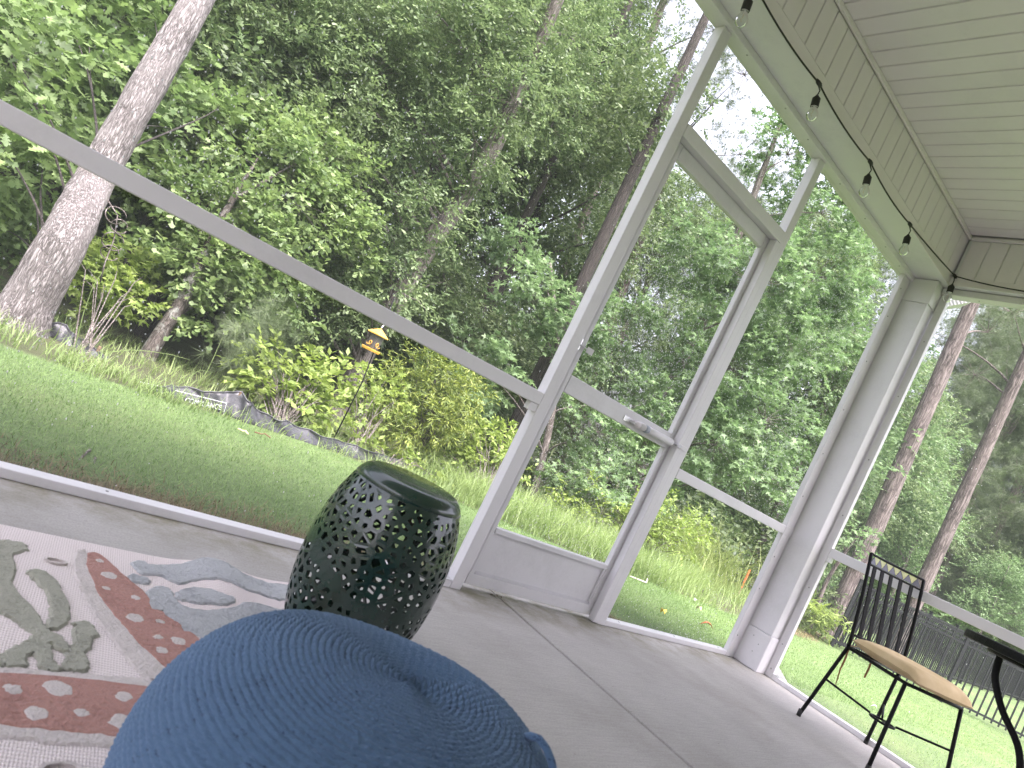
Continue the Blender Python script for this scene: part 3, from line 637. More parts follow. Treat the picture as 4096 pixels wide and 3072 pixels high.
# ------------------------------------------------------------------ chair
def chair():
    cx, cy, th = -.2179, -.7153, -.4216; wd, dp, sp, hs, HB, rec = .3395, .3448, .0471, .4003, .8537, .0978
    t = thing('dining_chair', (cx, cy, 0), 'black iron slat-back chair with tan cushion beside the screen wall', 'chair')
    ex = Vector((math.cos(th), math.sin(th), 0)); ey = Vector((-math.sin(th), math.cos(th), 0)); O = Vector((cx, cy, 0))
    P = lambda u, v, z: O + ex * u + ey * v + Vector((0, 0, z))
    bk = M['black']; r = .0088
    cn = {}
    for su in (-1, 1):
        for sv in (-1, 1):
            top = P(su * wd / 2, sv * dp / 2, hs); ft = P(su * (wd / 2 + sp), sv * (dp / 2 + sp), .004); cn[su, sv] = (top, ft)
            lg = MB().tube([top, ft], r, 12).build('leg', bk, t, smooth=True)
            MB().tube([ft + Vector((0, 0, .03)) + (top - ft).normalized() * .0, ft + Vector((0, 0, -.004))], .0108, 12).build('foot_cap', M['rubber'], lg, smooth=True)
    # seat frame
    for a, b in (((-1, -1), (1, -1)), ((1, -1), (1, 1)), ((1, 1), (-1, 1)), ((-1, 1), (-1, -1))): MB().tube([cn[a][0], cn[b][0]], .0078, 10).build('seat_rail', bk, t, smooth=True)
    # back: two uprights, top panel of triangles, lower rail, five flat slats, all on a gentle curve
    def bp(u, f):       # f 0 at the seat, 1 at the top
        w_ = wd / 2 + .010 * f; bow = .028 * (1 - u * u) * min(1, f * 2.2)
        return P(u * w_, dp / 2 + rec * f ** 1.25 + bow, hs + (HB - hs) * f)
    for u in (-1, 1): MB().tube([bp(u, f) for f in np.linspace(0, 1, 9)], r * .95, 12).build('back_post', bk, t, smooth=True)
    for f, rr in ((1, .0062), (.885, .0052), (.14, .0062)): MB().tube([bp(u, f) for u in np.linspace(-1, 1, 13)], rr, 10).build('back_rail', bk, t, smooth=True)
    for u in np.linspace(-.70, .70, 5): 
        mb = MB(); q = [bp(u, .885), bp(u, .14)]
        for a, b in zip(q[:-1], q[1:]): mb.bar(a, b, .021, .006, up=ey)
        mb.build('slat', bk, t)
    tile = simple('olive_glaze', (.30, .32, .10), (.42, .43, .17), .35, 60); tile2 = simple('black_glaze', (.012, .013, .03), (.02, .022, .045), .3, 60)
    n = 7
    for i in range(n):
        u0, u1 = -.955 + 1.91 * i / n, -.955 + 1.91 * (i + 1) / n; um = (u0 + u1) / 2; f0, f1 = .9, .983; off = ey * .0
        def tri(ps, mt, nm):
            fr = [p - ey * .0016 for p in ps]; bk_ = [p + ey * .0016 for p in ps]; MB().add(fr + bk_, [(0, 1, 2), (5, 4, 3), (0, 3, 4, 1), (1, 4, 5, 2), (2, 5, 3, 0)]).build(nm, mt, t)
        tri([bp(u0, f0), bp(u1, f0), bp(um, f1)], tile2, 'dark_tile'); 
        if i < n - 1: tri([bp(um + .012, f1), bp(u1, f0 + .006), bp(um + 1.91 / n - .012, f1)], tile, 'olive_tile')
    # crossed stretchers with a ring
    zc = .165; f = lambda k, z: cn[k][1].lerp(cn[k][0], z / hs)
    ctr = P(0, 0, zc)
    for k in ((-1, 1), (1, -1), (-1, -1), (1, 1)):
        a = f(k, .215); q = [a.lerp(ctr, s_) + Vector((0, 0, .012 * s_)) for s_ in np.linspace(0, .80, 7)]
        MB().tube(q, .0052, 8).build('stretcher', bk, t, smooth=True)
    mb = MB(); mb.tube([ctr + Vector((.052 * math.cos(a), .052 * math.sin(a), .012)) for a in np.linspace(0, 2 * math.pi, 25)], .0055, 8, cap=False); mb.build('stretcher_ring', bk, t, smooth=True)
    # tan cushion, hanging over the front edge
    m, tt, out = mat('tan_cushion_cloth'); b = N(tt, 'ShaderNodeBsdfPrincipled', Roughness=.9); v = gcoords(tt)
    L(tt, ramp(tt, noise(tt, v, 9, 4), [(.3, (.50, .37, .20)), (.7, (.62, .48, .29))]), b.inputs['Base Color'])
    bpn = N(tt, 'ShaderNodeBump', Strength=.35, Distance=.006); ad = N(tt, 'ShaderNodeMath', operation='ADD'); L(tt, noise(tt, v, 26, 4), ad.inputs[0]); L(tt, noise(tt, v, 420, 2), ad.inputs[1]); L(tt, ad.outputs[0], bpn.inputs['Height']); L(tt, bpn.outputs[0], b.inputs['Normal']); L(tt, b.outputs[0], out.inputs[0])
    n = 26; mb = MB(); V = []
    for side in (1, -1):
        for i in range(n):
            for j in range(n):
                u = -1 + 2 * i / (n - 1); v_ = -1 + 2 * j / (n - 1); e = (1 - abs(u) ** 5) * (1 - abs(v_) ** 5)
                hgt = .037 * max(0, e) ** .42; z = hs + .043 + side * hgt * (1 if side > 0 else .8) + .004 * math.sin(u * 4 + v_ * 3) * e - .016 * max(0, -v_ - .72) / .28
                V.append(P(u * (wd / 2 + .004), -.028 + v_ * (dp / 2 + .022), z))
    F = []
    for s_ in (0, 1):
        for i in range(n - 1):
            for j in range(n - 1):
                a = s_ * n * n + i * n + j; q = (a, a + n, a + n + 1, a + 1); F.append(q if s_ == 0 else q[::-1])
    cu = mb.add(V, F).build('cushion', m, t, smooth=True)
    pm = simple('brown_tie', (.20, .10, .04), (.28, .15, .06), .8, 60)
    a = cn[-1, 1][0]
    MB().tube([a + Vector((.004, -.004, .0)), a + Vector((-.004, -.012, -.06)), a + Vector((-.006, -.012, -.11)), a + Vector((.006, -.014, -.155)), a + Vector((.012, -.016, -.20))], [.004, .005, .004, .003, .0012], 6, flat=.35).build('tie', pm, cu)
    a = cn[-1, 1][0].lerp(cn[1, 1][0], .46)
    MB().tube([a + Vector((0, 0, .01)), a + Vector((.004, -.004, -.05)), a + Vector((0, -.004, -.1))], [.004, .005, .0045], 6, flat=.35).build('tie', pm, cu)
    q = cn[-1, 1][0]; MB().tube([q + Vector((.0, .0, .008)), q + ex * .02 - ey * .01 + Vector((0, 0, .016)), q + ex * .035 - ey * .02 + Vector((0, 0, .026))], .003, 6).build('tie', m, cu)
chair()
# ------------------------------------------------------------------ table
def table():
    c = Vector((-.775, -1.475, 0)); zt = .722; R_ = .455
    t = thing('patio_table', (c.x, c.y, 0), 'black iron table with scrolled legs at the right edge of the picture', 'table')
    MB().lathe([(R_ - .012, zt - .030), (R_ - .001, zt - .028), (R_, zt - .014), (R_ - .002, zt - .002), (R_ - .01, zt)], 72, c=c).build('tabletop', M['black'], t, smooth=False, bevel=.002)
    for k in range(4):
        a = math.radians(105 + 90 * k); d = Vector((math.cos(a), math.sin(a), 0))
        pr_ = [(.335, zt - .030), (.332, .65), (.32, .60), (.27, .52), (.20, .445), (.168, .38), (.164, .33), (.185, .26), (.23, .175), (.30, .09), (.36, .04), (.40, .012)]
        P = [Vector(p) for p in [(r, z, 0) for r, z in pr_]]
        Q = []
        for i in range(len(P) - 1):
            p0, p1, p2, p3 = P[max(i - 1, 0)], P[i], P[i + 1], P[min(i + 2, len(P) - 1)]
            for s_ in range(4):
                u = s_ / 4; Q.append(.5 * ((2 * p1) + (-p0 + p2) * u + (2 * p0 - 5 * p1 + 4 * p2 - p3) * u * u + (-p0 + 3 * p1 - 3 * p2 + p3) * u ** 3))
        Q.append(P[-1])
        lg = MB().tube([c + d * q.x + Vector((0, 0, q.y)) for q in Q], .0115, 10).build('leg', M['black'], t, smooth=True)
        MB().lathe([(.02, 0), (.018, .008), (.01, .014)], 14, c=c + d * .402).build('foot_pad', M['rubber'], lg)
        # leaf-shaped spear on the waist ring
        s_ = Vector((-d.y, d.x, 0)); b = c + d * .145 + Vector((0, 0, .335)); 
        MB().add([b + d * .075, b + d * .015 + s_ * .022, b - d * .07 + s_ * .012, b - d * .07 - s_ * .012, b + d * .015 - s_ * .022] + [x + Vector((0, 0, .012)) for x in (b + d * .07, b + d * .015 + s_ * .02, b - d * .07 + s_ * .01, b - d * .07 - s_ * .01, b + d * .015 - s_ * .02)],
                 [(4, 3, 2, 1, 0), (5, 6, 7, 8, 9), (0, 1, 6, 5), (1, 2, 7, 6), (2, 3, 8, 7), (3, 4, 9, 8), (4, 0, 5, 9)]).build('spear_bracket', M['black'], lg, bevel=.002)
    mb = MB(); mb.tube([c + Vector((.155 * math.cos(a), .155 * math.sin(a), .325)) for a in np.linspace(0, 2 * math.pi, 41)], .009, 8, cap=False); mb.build('waist_ring', M['black'], t, smooth=True)
    mb = MB(); mb.tube([c + Vector((.37 * math.cos(a), .37 * math.sin(a), zt - .034)) for a in np.linspace(0, 2 * math.pi, 49)], .007, 8, cap=False); mb.build('apron_ring', M['black'], t, smooth=True)
    
table()
# ------------------------------------------------------------------ ground
EDGE = [(-30, 2.6), (-6, 2.6), (-3.6, 2.8), (-2.8, 2.88), (-2.1, 3.06), (-1.3, 3.16), (-.4, 3.2), (.6, 2.6), (1.1, 2.15), (2.2, 2.1), (3.5, 2.15), (5, 2.6), (7.2, 3.15), (9.5, 3.55), (14, 4.5), (30, 9), (200, 50)]
EX, EY = np.array(EDGE).T
def lawn_edge(x): return np.interp(x, EX, EY)
def ground_mat():
    m, t, out = mat('lawn_and_woodland_floor'); b = N(t, 'ShaderNodeBsdfPrincipled', Roughness=.95); v = gcoords(t)
    f1 = noise(t, v, .9, 6, .6); f2 = noise(t, v, 38, 3, .7); f3 = noise(t, v, 170, 2)
    lawn = ramp(t, f1, [(.3, (.10, .165, .052)), (.52, (.13, .205, .066)), (.72, (.175, .235, .085))])
    sh = ramp(t, f2, [(.25, (.6, .6, .6)), (.7, (1.1, 1.1, 1.1))]); s2 = ramp(t, f3, [(.3, (.62, .62, .62)), (.65, (1.1, 1.1, 1.1))])
    m1 = N(t, 'ShaderNodeMix', data_type='RGBA', blend_type='MULTIPLY'); m1.inputs[0].default_value = 1; L(t, lawn, m1.inputs[6]); L(t, sh, m1.inputs[7])
    m2 = N(t, 'ShaderNodeMix', data_type='RGBA', blend_type='MULTIPLY'); m2.inputs[0].default_value = 1; L(t, m1.outputs[2], m2.inputs[6]); L(t, s2, m2.inputs[7])
    wood = ramp(t, noise(t, v, 2.2, 7, .7), [(.3, (.05, .042, .022)), (.5, (.06, .075, .026)), (.7, (.10, .085, .05))])
    at_ = N(t, 'ShaderNodeAttribute', attribute_name='wood'); fz = noise(t, v, 7, 4)
    ad = N(t, 'ShaderNodeMath', operation='MULTIPLY_ADD'); L(t, fz, ad.inputs[0]); ad.inputs[1].default_value = .5; L(t, at_.outputs['Fac'], ad.inputs[2])
    mx = N(t, 'ShaderNodeMix', data_type='RGBA'); L(t, ramp(t, ad.outputs[0], [(.6, (0, 0, 0)), (.85, (1, 1, 1))]), mx.inputs[0]); L(t, m2.outputs[2], mx.inputs[6]); L(t, wood, mx.inputs[7])
    # straw-coloured dead turf beside the slab
    a2 = N(t, 'ShaderNodeAttribute', attribute_name='dead'); fd = noise(t, v, 3.2, 5, .7); am = N(t, 'ShaderNodeMath', operation='ADD'); L(t, a2.outputs['Fac'], am.inputs[0]); L(t, fd, am.inputs[1])
    md = N(t, 'ShaderNodeMix', data_type='RGBA'); L(t, ramp(t, am.outputs[0], [(.85, (0, 0, 0)), (1.15, (1, 1, 1))]), md.inputs[0]); L(t, mx.outputs[2], md.inputs[6])
    L(t, ramp(t, f2, [(.3, (.055, .042, .018)), (.7, (.15, .115, .055))]), md.inputs[7]); L(t, md.outputs[2], b.inputs['Base Color'])
    bp = N(t, 'ShaderNodeBump', Strength=.7, Distance=.03); L(t, f3, bp.inputs['Height']); L(t, bp.outputs[0], b.inputs['Normal']); L(t, b.outputs[0], out.inputs[0]); return m
M['ground'] = ground_mat()
def make_ground():
    gx = np.concatenate([np.linspace(-260, -12, 12), np.linspace(-11, 16, 136), np.linspace(17, 260, 22)]); gy = np.concatenate([np.linspace(-260, -6, 10), np.linspace(-5, 12, 120), np.linspace(12.5, 260, 30)])
    X, Y = np.meshgrid(gx, gy); Z = groundv(X, Y)
    ins = (X < .25) & (Y < .25); Z = np.where(ins, -.31, Z)
    V = np.stack([X, Y, Z], -1).reshape(-1, 3); nx, ny = len(gx), len(gy); i, j = np.meshgrid(np.arange(nx - 1), np.arange(ny - 1)); a = (j * nx + i).ravel()
    T_ = np.concatenate([np.stack([a, a + 1, a + nx], 1), np.stack([a + 1, a + nx + 1, a + nx], 1)])
    o = meshnp('ground', V, T_, M['ground'], None, True); tag(o, kind='structure')
    wood = np.clip((Y - lawn_edge(X)) / .25 * .5 + .25, 0, 1); wood = np.where((X > 9.0) & (Y < 6) & (Y > -30) , np.clip((X - 34) / 4, 0, 1), wood)
    dd = np.maximum(Y - .26, X - .26); dead = np.where((dd > -.1) & (Y > .1), np.clip(1 - (dd) / .6, 0, 1) * .85, 0) * np.where(X > -.9, .35, 1.0)
    for nm, val in (('wood', wood), ('dead', dead)):
        at_ = o.data.attributes.new(nm, 'FLOAT', 'POINT'); at_.data.foreach_set('value', val.astype(np.float32).ravel())
make_ground()
# ------------------------------------------------------------------ leaf and grass builders
def leafmat(name, dark, light, trans=.38, rough=.5, gain=1.0):
    dark = tuple(c * gain for c in dark); light = tuple(c * gain for c in light)
    m, t, out = mat(name); g = N(t, 'ShaderNodeNewGeometry'); v = gcoords(t); f = noise(t, v, .8, 3)
    ad = N(t, 'ShaderNodeMath', operation='MULTIPLY_ADD'); L(t, g.outputs['Random Per Island'], ad.inputs[0]); ad.inputs[1].default_value = .62; L(t, f, ad.inputs[2])
    st = [(.35, dark), (.8, tuple((a + b) / 2 for a, b in zip(dark, light))), (1.12, light)]
    c = ramp(t, ad.outputs[0], st)
    d = N(t, 'ShaderNodeBsdfPrincipled', Roughness=rough); d.inputs['Specular IOR Level'].default_value = .42; L(t, c, d.inputs['Base Color'])
    tl = N(t, 'ShaderNodeBsdfTranslucent'); hv = N(t, 'ShaderNodeHueSaturation', Saturation=1.1, Value=1.25); L(t, c, hv.inputs['Color']); L(t, hv.outputs[0], tl.inputs[0])
    mx = N(t, 'ShaderNodeMixShader'); mx.inputs[0].default_value = trans; L(t, d.outputs[0], mx.inputs[1]); L(t, tl.outputs[0], mx.inputs[2]); L(t, mx.outputs[0], out.inputs[0]); return m
def barkmat(name, c1, c2, c3, sx=9, rough=.95, deep=1.0, lichen=None):
    m, t, out = mat(name); b = N(t, 'ShaderNodeBsdfPrincipled', Roughness=rough); v = gcoords(t, (sx, sx, sx * .12)); v2 = gcoords(t)
    vo = N(t, 'ShaderNodeTexVoronoi', Scale=2.4); vo.feature = 'DISTANCE_TO_EDGE'; nz = N(t, 'ShaderNodeTexNoise', Scale=3.0, Detail=5.0); L(t, v, nz.inputs['Vector'])
    mxv = N(t, 'ShaderNodeMix', data_type='RGBA'); mxv.inputs[0].default_value = .35; L(t, v, mxv.inputs[6]); L(t, nz.outputs['Color'], mxv.inputs[7]); L(t, v, vo.inputs['Vector'])
    va = N(t, 'ShaderNodeVectorMath', operation='MULTIPLY_ADD'); L(t, nz.outputs['Color'], va.inputs[0]); va.inputs[1].default_value = (1.1, 1.1, 1.1); L(t, v, va.inputs[2]); L(t, va.outputs[0], vo.inputs['Vector'])
    f = noise(t, v2, 3, 5, .7); ad = N(t, 'ShaderNodeMath', operation='MULTIPLY_ADD'); L(t, f, ad.inputs[0]); ad.inputs[1].default_value = .35; L(t, vo.outputs['Distance'], ad.inputs[2])
    c = ramp(t, ad.outputs[0], [(.14, c1), (.27, c2), (.48, c3)])
    if lichen:
        ml = N(t, 'ShaderNodeMix', data_type='RGBA'); L(t, ramp(t, noise(t, v2, 5, 6, .7), [(.52, (0, 0, 0)), (.62, (.8, .8, .8))]), ml.inputs[0]); L(t, c, ml.inputs[6]); ml.inputs[7].default_value = (*lichen, 1); c = ml.outputs[2]
    L(t, c, b.inputs['Base Color']); bp = N(t, 'ShaderNodeBump', Strength=deep, Distance=.03); L(t, vo.outputs['Distance'], bp.inputs['Height']); L(t, bp.outputs[0], b.inputs['Normal']); L(t, b.outputs[0], out.inputs[0]); return m
def strip_leaf(half):
    """outline (x, halfwidth) -> folded leaf made of triangles either side of the midrib"""
    V = []; T_ = []
    for i, (x, h) in enumerate(half):
        V += [(x, 0, 0), (x, h, .12 * h), (x, -h, .12 * h)]
    for i in range(len(half) - 1):
        a = 3 * i; b = a + 3
        for s_ in (1, 2):
            if half[i][1] > 1e-4: T_.append((a, b, a + s_) if s_ == 2 else (a, a + s_, b))
            if half[i + 1][1] > 1e-4: T_.append((b, b + s_, a + s_) if s_ == 2 else (a + s_, b + s_, b))
    return np.array(V, float), np.array(T_)
LEAF = {}
LEAF['ovate'] = (np.array([(0, 0, 0), (.42, .25, .05), (1, 0, -.05), (.42, -.25, .05)], float), np.array([(0, 2, 1), (0, 3, 2)]))
LEAF['spat'] = (np.array([(0, 0, 0), (.62, .2, .04), (.95, .17, .02), (.95, -.17, .02), (.62, -.2, .04)], float), np.array([(0, 2, 1), (0, 3, 2), (0, 4, 3)]))
LEAF['white_oak'] = strip_leaf([(0, 0), (.16, .05), (.28, .21), (.37, .08), (.52, .31), (.60, .11), (.77, .29), (.84, .13), (1, .06)])
LEAF['post_oak'] = strip_leaf([(0, 0), (.4, .13), (.48, .09), (.7, .33), (1, .13)])
LEAF['lance'] = (np.array([(0, 0, 0), (.45, .1, .02), (1, 0, -.06), (.45, -.1, .02)], float), np.array([(0, 2, 1), (0, 3, 2)]))
ang = np.radians([-150, -112, -75, -40, 0, 40, 75, 112, 150]); rr_ = [.42, .2, .52, .24, .62, .24, .52, .2, .42]
LEAF['star'] = (np.array([(.38, 0, 0)] + [(.38 + r * math.cos(a), r * math.sin(a), -.12 * r) for a, r in zip(ang, rr_)], float), np.array([(0, i, i + 1) for i in range(1, 9)]))
nd = []
ndT = []
for i in range(16):
    a = 2.39996 * i; sp_ = .25 + .75 * (i / 15); d = np.array([1 - .55 * sp_, math.cos(a) * sp_, math.sin(a) * sp_]); d /= np.linalg.norm(d); s_ = np.cross(d, [.3, .5, .8]); s_ /= np.linalg.norm(s_)
    o_ = len(nd); nd += [s_ * .012, -s_ * .012, d]; ndT.append((o_, o_ + 1, o_ + 2))
LEAF['needles'] = (np.array(nd), np.array(ndT))
def unit(a): return a / np.maximum(np.linalg.norm(a, axis=-1, keepdims=True), 1e-9)
def leaves(kind, P, axis, nrm, size):
    Lv, Lt = LEAF[kind]; n = len(P); ax = unit(axis); sd = unit(np.cross(nrm, ax)); nn = np.cross(ax, sd)
    V = P[:, None] + size[:, None, None] * (Lv[None, :, 0:1] * ax[:, None] + Lv[None, :, 1:2] * sd[:, None] + Lv[None, :, 2:3] * nn[:, None])
    return V.reshape(-1, 3), (Lt[None] + (np.arange(n) * len(Lv))[:, None, None]).reshape(-1, 3)
def crown(lobes, kind, size, clump_area=.12, sprays=6, per=8, spray_len=.26, clump_r=.24, inner=.45, rng=None, droop=.15):
    rng = rng or RNG; C_ = []; D_ = []
    for (c, r) in lobes:
        r = np.array(r if hasattr(r, '__len__') else (r, r, r * .85), float); area = 4 * math.pi * ((r[0] * r[1]) ** 1.6 / 3 + (r[0] * r[2]) ** 1.6 / 3 + (r[1] * r[2]) ** 1.6 / 3) ** (1 / 1.6)
        k = max(5, int(area / clump_area)); d = unit(rng.normal(size=(k, 3))); f = inner + (1.08 - inner) * rng.random(k) ** .6
        C_.append(np.asarray(c) + d * f[:, None] * r); D_.append(d)
    C_ = np.concatenate(C_); D_ = np.concatenate(D_); n = len(C_)
    P = np.repeat(C_, sprays, 0) + rng.normal(size=(n * sprays, 3)) * clump_r * .55 * np.array([1, 1, .6]); dr = unit(np.repeat(D_, sprays, 0) * .7 + rng.normal(size=(n * sprays, 3)) * .6 + np.array([0, 0, -droop]))
    m_ = len(P); t = (np.arange(per) + .5) / per
    base = np.repeat(P, per, 0) + np.repeat(dr, per, 0) * (np.tile(t, m_) * spray_len)[:, None]
    side = unit(np.cross(dr, np.array([0, 0, 1.]) + rng.normal(size=dr.shape) * .2)); sgn = np.tile(np.where(np.arange(per) % 2, 1., -1.), m_)
    ax = np.repeat(dr, per, 0) * .75 + np.repeat(side, per, 0) * sgn[:, None] * .8 + rng.normal(size=base.shape) * .3 + np.array([0, 0, -droop])
    nr = np.array([0, 0, 1.]) + rng.normal(size=base.shape) * .55
    return leaves(kind, base, ax, nr, size * rng.uniform(.65, 1.2, len(base))), C_
def limbtubes(start, targets, r0, rng, n=6, sag=.1):
    mb = MB()
    for tg in targets:
        a = Vector(start if not callable(start) else start(tg)); b = Vector(tg); L_ = (b - a).length
        m1 = a.lerp(b, .35) + Vector(rng.normal(size=3)) * L_ * .06 + Vector((0, 0, L_ * sag)); m2 = a.lerp(b, .7) + Vector(rng.normal(size=3)) * L_ * .06 + Vector((0, 0, L_ * sag * .6))
        bz = [a * (1 - s_) ** 3 + m1 * 3 * s_ * (1 - s_) ** 2 + m2 * 3 * s_ * s_ * (1 - s_) + b * s_ ** 3 for s_ in np.linspace(0, 1, 8)]
        mb.tube(bz, [r0 * (1 - .9 * s_) for s_ in np.linspace(0, 1, 8)], n, cap=False)
    return mb
def tree(name, label,  trunk, rad, lobes, kind, size, lm, bm_, group=None, cat='tree', nt=14, limb_r=None, twigs=True, rough_trunk=.0, kw_limb=None, **kw):
    rng = np.random.default_rng(abs(hash(label)) % 1000 if False else len(label) * 7 + len(lobes))
    b = trunk[0]; t = thing(name, (b[0], b[1], ground(b[0], b[1])), label, cat, group)
    P = [Vector(p) for p in trunk]
    # resample the trunk smoothly
    Q = []; R_ = []
    for i in range(len(P) - 1):
        p0, p1, p2, p3 = P[max(i - 1, 0)], P[i], P[i + 1], P[min(i + 2, len(P) - 1)]
        for s_ in range(6):
            u = s_ / 6; Q.append(.5 * ((2 * p1) + (-p0 + p2) * u + (2 * p0 - 5 * p1 + 4 * p2 - p3) * u * u + (-p0 + 3 * p1 - 3 * p2 + p3) * u ** 3)); R_.append(rad[i] * (1 - u) + rad[i + 1] * u)
    Q.append(P[-1]); R_.append(rad[-1]); mb = MB().tube(Q, R_, nt)
    if rough_trunk:
        mb.v = [tuple(np.array(v) + rng.normal(size=3) * rough_trunk) for v in mb.v]
    mb.build('trunk', bm_, t, smooth=True)
    if lobes:
        (V, T_), CC = crown(lobes, kind, size, rng=rng, **kw)
        meshnp('crown', V, T_, lm, t)
        q = np.array([tuple(p) for p in Q])
        def st(tg):
            z = min(max(tg[2] - .35 * np.hypot(tg[0] - q[0, 0], tg[1] - q[0, 1]) - .3, q[0, 2] + .5), q[-1, 2]); return tuple(q[np.argmin(np.abs(q[:, 2] - z))])
        lr = limb_r or rad[len(rad) // 2] * .45
        mb = limbtubes(st, [tuple(c) for c, r in lobes], lr, rng, 7)
        if twigs:
            LC = np.array([c for c, r in lobes])
            for c in CC[rng.permutation(len(CC))[:min(len(CC), 260)]]:
                k = np.argmin(((LC - c) ** 2).sum(1)); a = Vector(LC[k]); mb.tube([a, a.lerp(Vector(c), .55) + Vector((0, 0, .04)), Vector(c)], [lr * .22, lr * .15, lr * .06], 4, cap=False)
        mb.build('limbs', kw_limb or bm_, t, smooth=True)
    return t
def PX(L_): return [(at(u, v, D), r) for u, v, D, r in L_]
M['oakleaf'] = leafmat('white_oak_leaf', (.065, .11, .038), (.16, .23, .085), .4, gain=1.22)
M['postleaf'] = leafmat('post_oak_leaf', (.07, .118, .042), (.175, .24, .09), .4, gain=1.25)
M['waterleaf'] = leafmat('water_oak_leaf', (.055, .092, .040), (.14, .19, .085), .38, gain=1.35)
M['gumleaf'] = leafmat('sweetgum_leaf', (.065, .115, .050), (.15, .225, .10), .4, gain=1.25)
M['limeleaf'] = leafmat('lime_shrub_leaf', (.13, .20, .045), (.26, .34, .09), .42)
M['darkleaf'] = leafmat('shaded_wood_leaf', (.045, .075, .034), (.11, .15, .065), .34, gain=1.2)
M['pineleaf'] = leafmat('pine_needle', (.055, .085, .042), (.12, .16, .075), .25)
M['grassleaf'] = leafmat('tall_grass_blade', (.13, .205, .065), (.26, .345, .13), .42)
M['lawnblade'] = leafmat('lawn_blade', (.112, .19, .062), (.20, .30, .105), .35, rough=.6)
M['deadblade'] = leafmat('dead_grass', (.075, .06, .026), (.23, .18, .09), .2)
M['bark_oak'] = barkmat('pale_grey_oak_bark', (.045, .039, .036), (.21, .19, .182), (.38, .355, .345), 20, deep=1)
M['bark_grey'] = barkmat('grey_bark', (.05, .042, .036), (.15, .13, .115), (.25, .225, .205), 10)
M['bark_dark'] = barkmat('dark_wet_bark', (.014, .012, .010), (.035, .03, .026), (.06, .05, .045), 9)
M['bark_pine'] = barkmat('grey_brown_pine_bark', (.035, .028, .026), (.115, .092, .085), (.19, .158, .148), 6, deep=1)
M['bark_lichen'] = barkmat('lichen_bark', (.04, .035, .03), (.10, .085, .075), (.16, .14, .125), 10, lichen=(.36, .38, .34))
# ------------------------------------------------------------------ trees
def gp(u, v, D):
    """foot of a trunk seen in direction (u, v) at distance D: on the ground"""
    p = at(u, v, D); return np.array([p[0], p[1], ground(p[0], p[1]) - .05])
b = np.array([-3.445, 4.06, -.36])
tree('oak_tree', 'large pale grey oak trunk rising left of the silt fence', [b, b + [.0, .01, .25], b + [.01, .02, .8], at(395, 690, 6.2), at(600, 330, 6.35), at(790, 0, 6.6), at(1010, -420, 7.1), at(1300, -1000, 8.4)],
     [.215, .17, .148, .126, .117, .108, .10, .08], PX([(50, 230, 7.2, .62), (-160, 380, 7.0, .8), (60, 690, 7.6, .42), (250, 40, 9.0, .9), (420, 200, 8.8, .62), (780, 540, 8.6, .62), (660, 330, 8.9, .5), (250, 880, 7.4, .30), (-120, 900, 8.2, .6), (-100, 50, 8.5, .9), (560, 0, 9.5, .8), (330, 500, 9, .55), (900, 380, 9.2, .5)]),
     'white_oak', .128, M['oakleaf'], M['bark_oak'], nt=28, kw_limb=M['bark_dark'], limb_r=.011, clump_area=.24, sprays=7, per=6, spray_len=.28, clump_r=.2, rough_trunk=.004)
tree('oak_tree', 'bright post oak with clustered lobed leaves over the dark understorey', [gp(560, 1480, 7.3), at(640, 1340, 7.3), at(740, 1180, 7.4), at(900, 850, 7.8), at(1040, 620, 8.2)], [.085, .07, .06, .035, .006],
     PX([(800, 880, 8.0, .62), (1000, 1030, 8.0, .6), (880, 1180, 7.7, .42), (1150, 800, 8.6, .75), (1010, 660, 9.0, .75), (1320, 960, 9.2, .7), (720, 760, 8.9, .45), (1120, 1120, 8.4, .45), (760, 1040, 7.6, .38), (1230, 640, 9.3, .7)]),
     'post_oak', .088, M['postleaf'], M['bark_lichen'], nt=14, limb_r=.022, clump_area=.15, sprays=12, per=8, spray_len=.2, clump_r=.2)
tree('oak_tree', 'tall small-leaved water oak whose grey trunk shows behind the bird feeder', [gp(1320, 1680, 10), at(1400, 1540, 10), at(1480, 1370, 10), at(1720, 980, 10.2), at(1935, 660, 10.4), at(2080, 350, 10.8), at(2230, 0, 11.2), at(2500, -600, 12.5)], [.19, .165, .15, .14, .13, .11, .09, .06],
     PX([(1500, 300, 10.6, 1.2), (1900, 230, 10.8, 1.15), (1680, 620, 11.2, 1.05), (1300, 450, 10.2, 1.0), (1450, 800, 9.8, .9), (2130, 330, 11.3, .95), (1250, 80, 11, 1.25), (1650, -60, 11, 1.3), (2080, 30, 11.6, 1.15), (1560, 1080, 9.8, .7), (1330, 1240, 9.4, .55), (1180, 1180, 9.6, .5),
         (1700, 900, 11.2, .65), (2290, 150, 11.8, .7), (1010, 280, 11, 1.25), (820, 120, 11.6, 1.1), (950, -80, 11, 1.2), (1780, 1130, 11.4, .6), (2200, 520, 11.8, .6), (1620, 1180, 9.0, .34), (1760, 860, 9.4, .42), (1900, 560, 9.7, .55), (1480, 1250, 9.0, .3), (2060, 420, 10, .5)]),
     'spat', .07, M['waterleaf'], M['bark_grey'], nt=18, limb_r=.032, clump_area=.21, sprays=14, per=9, spray_len=.25, clump_r=.24)
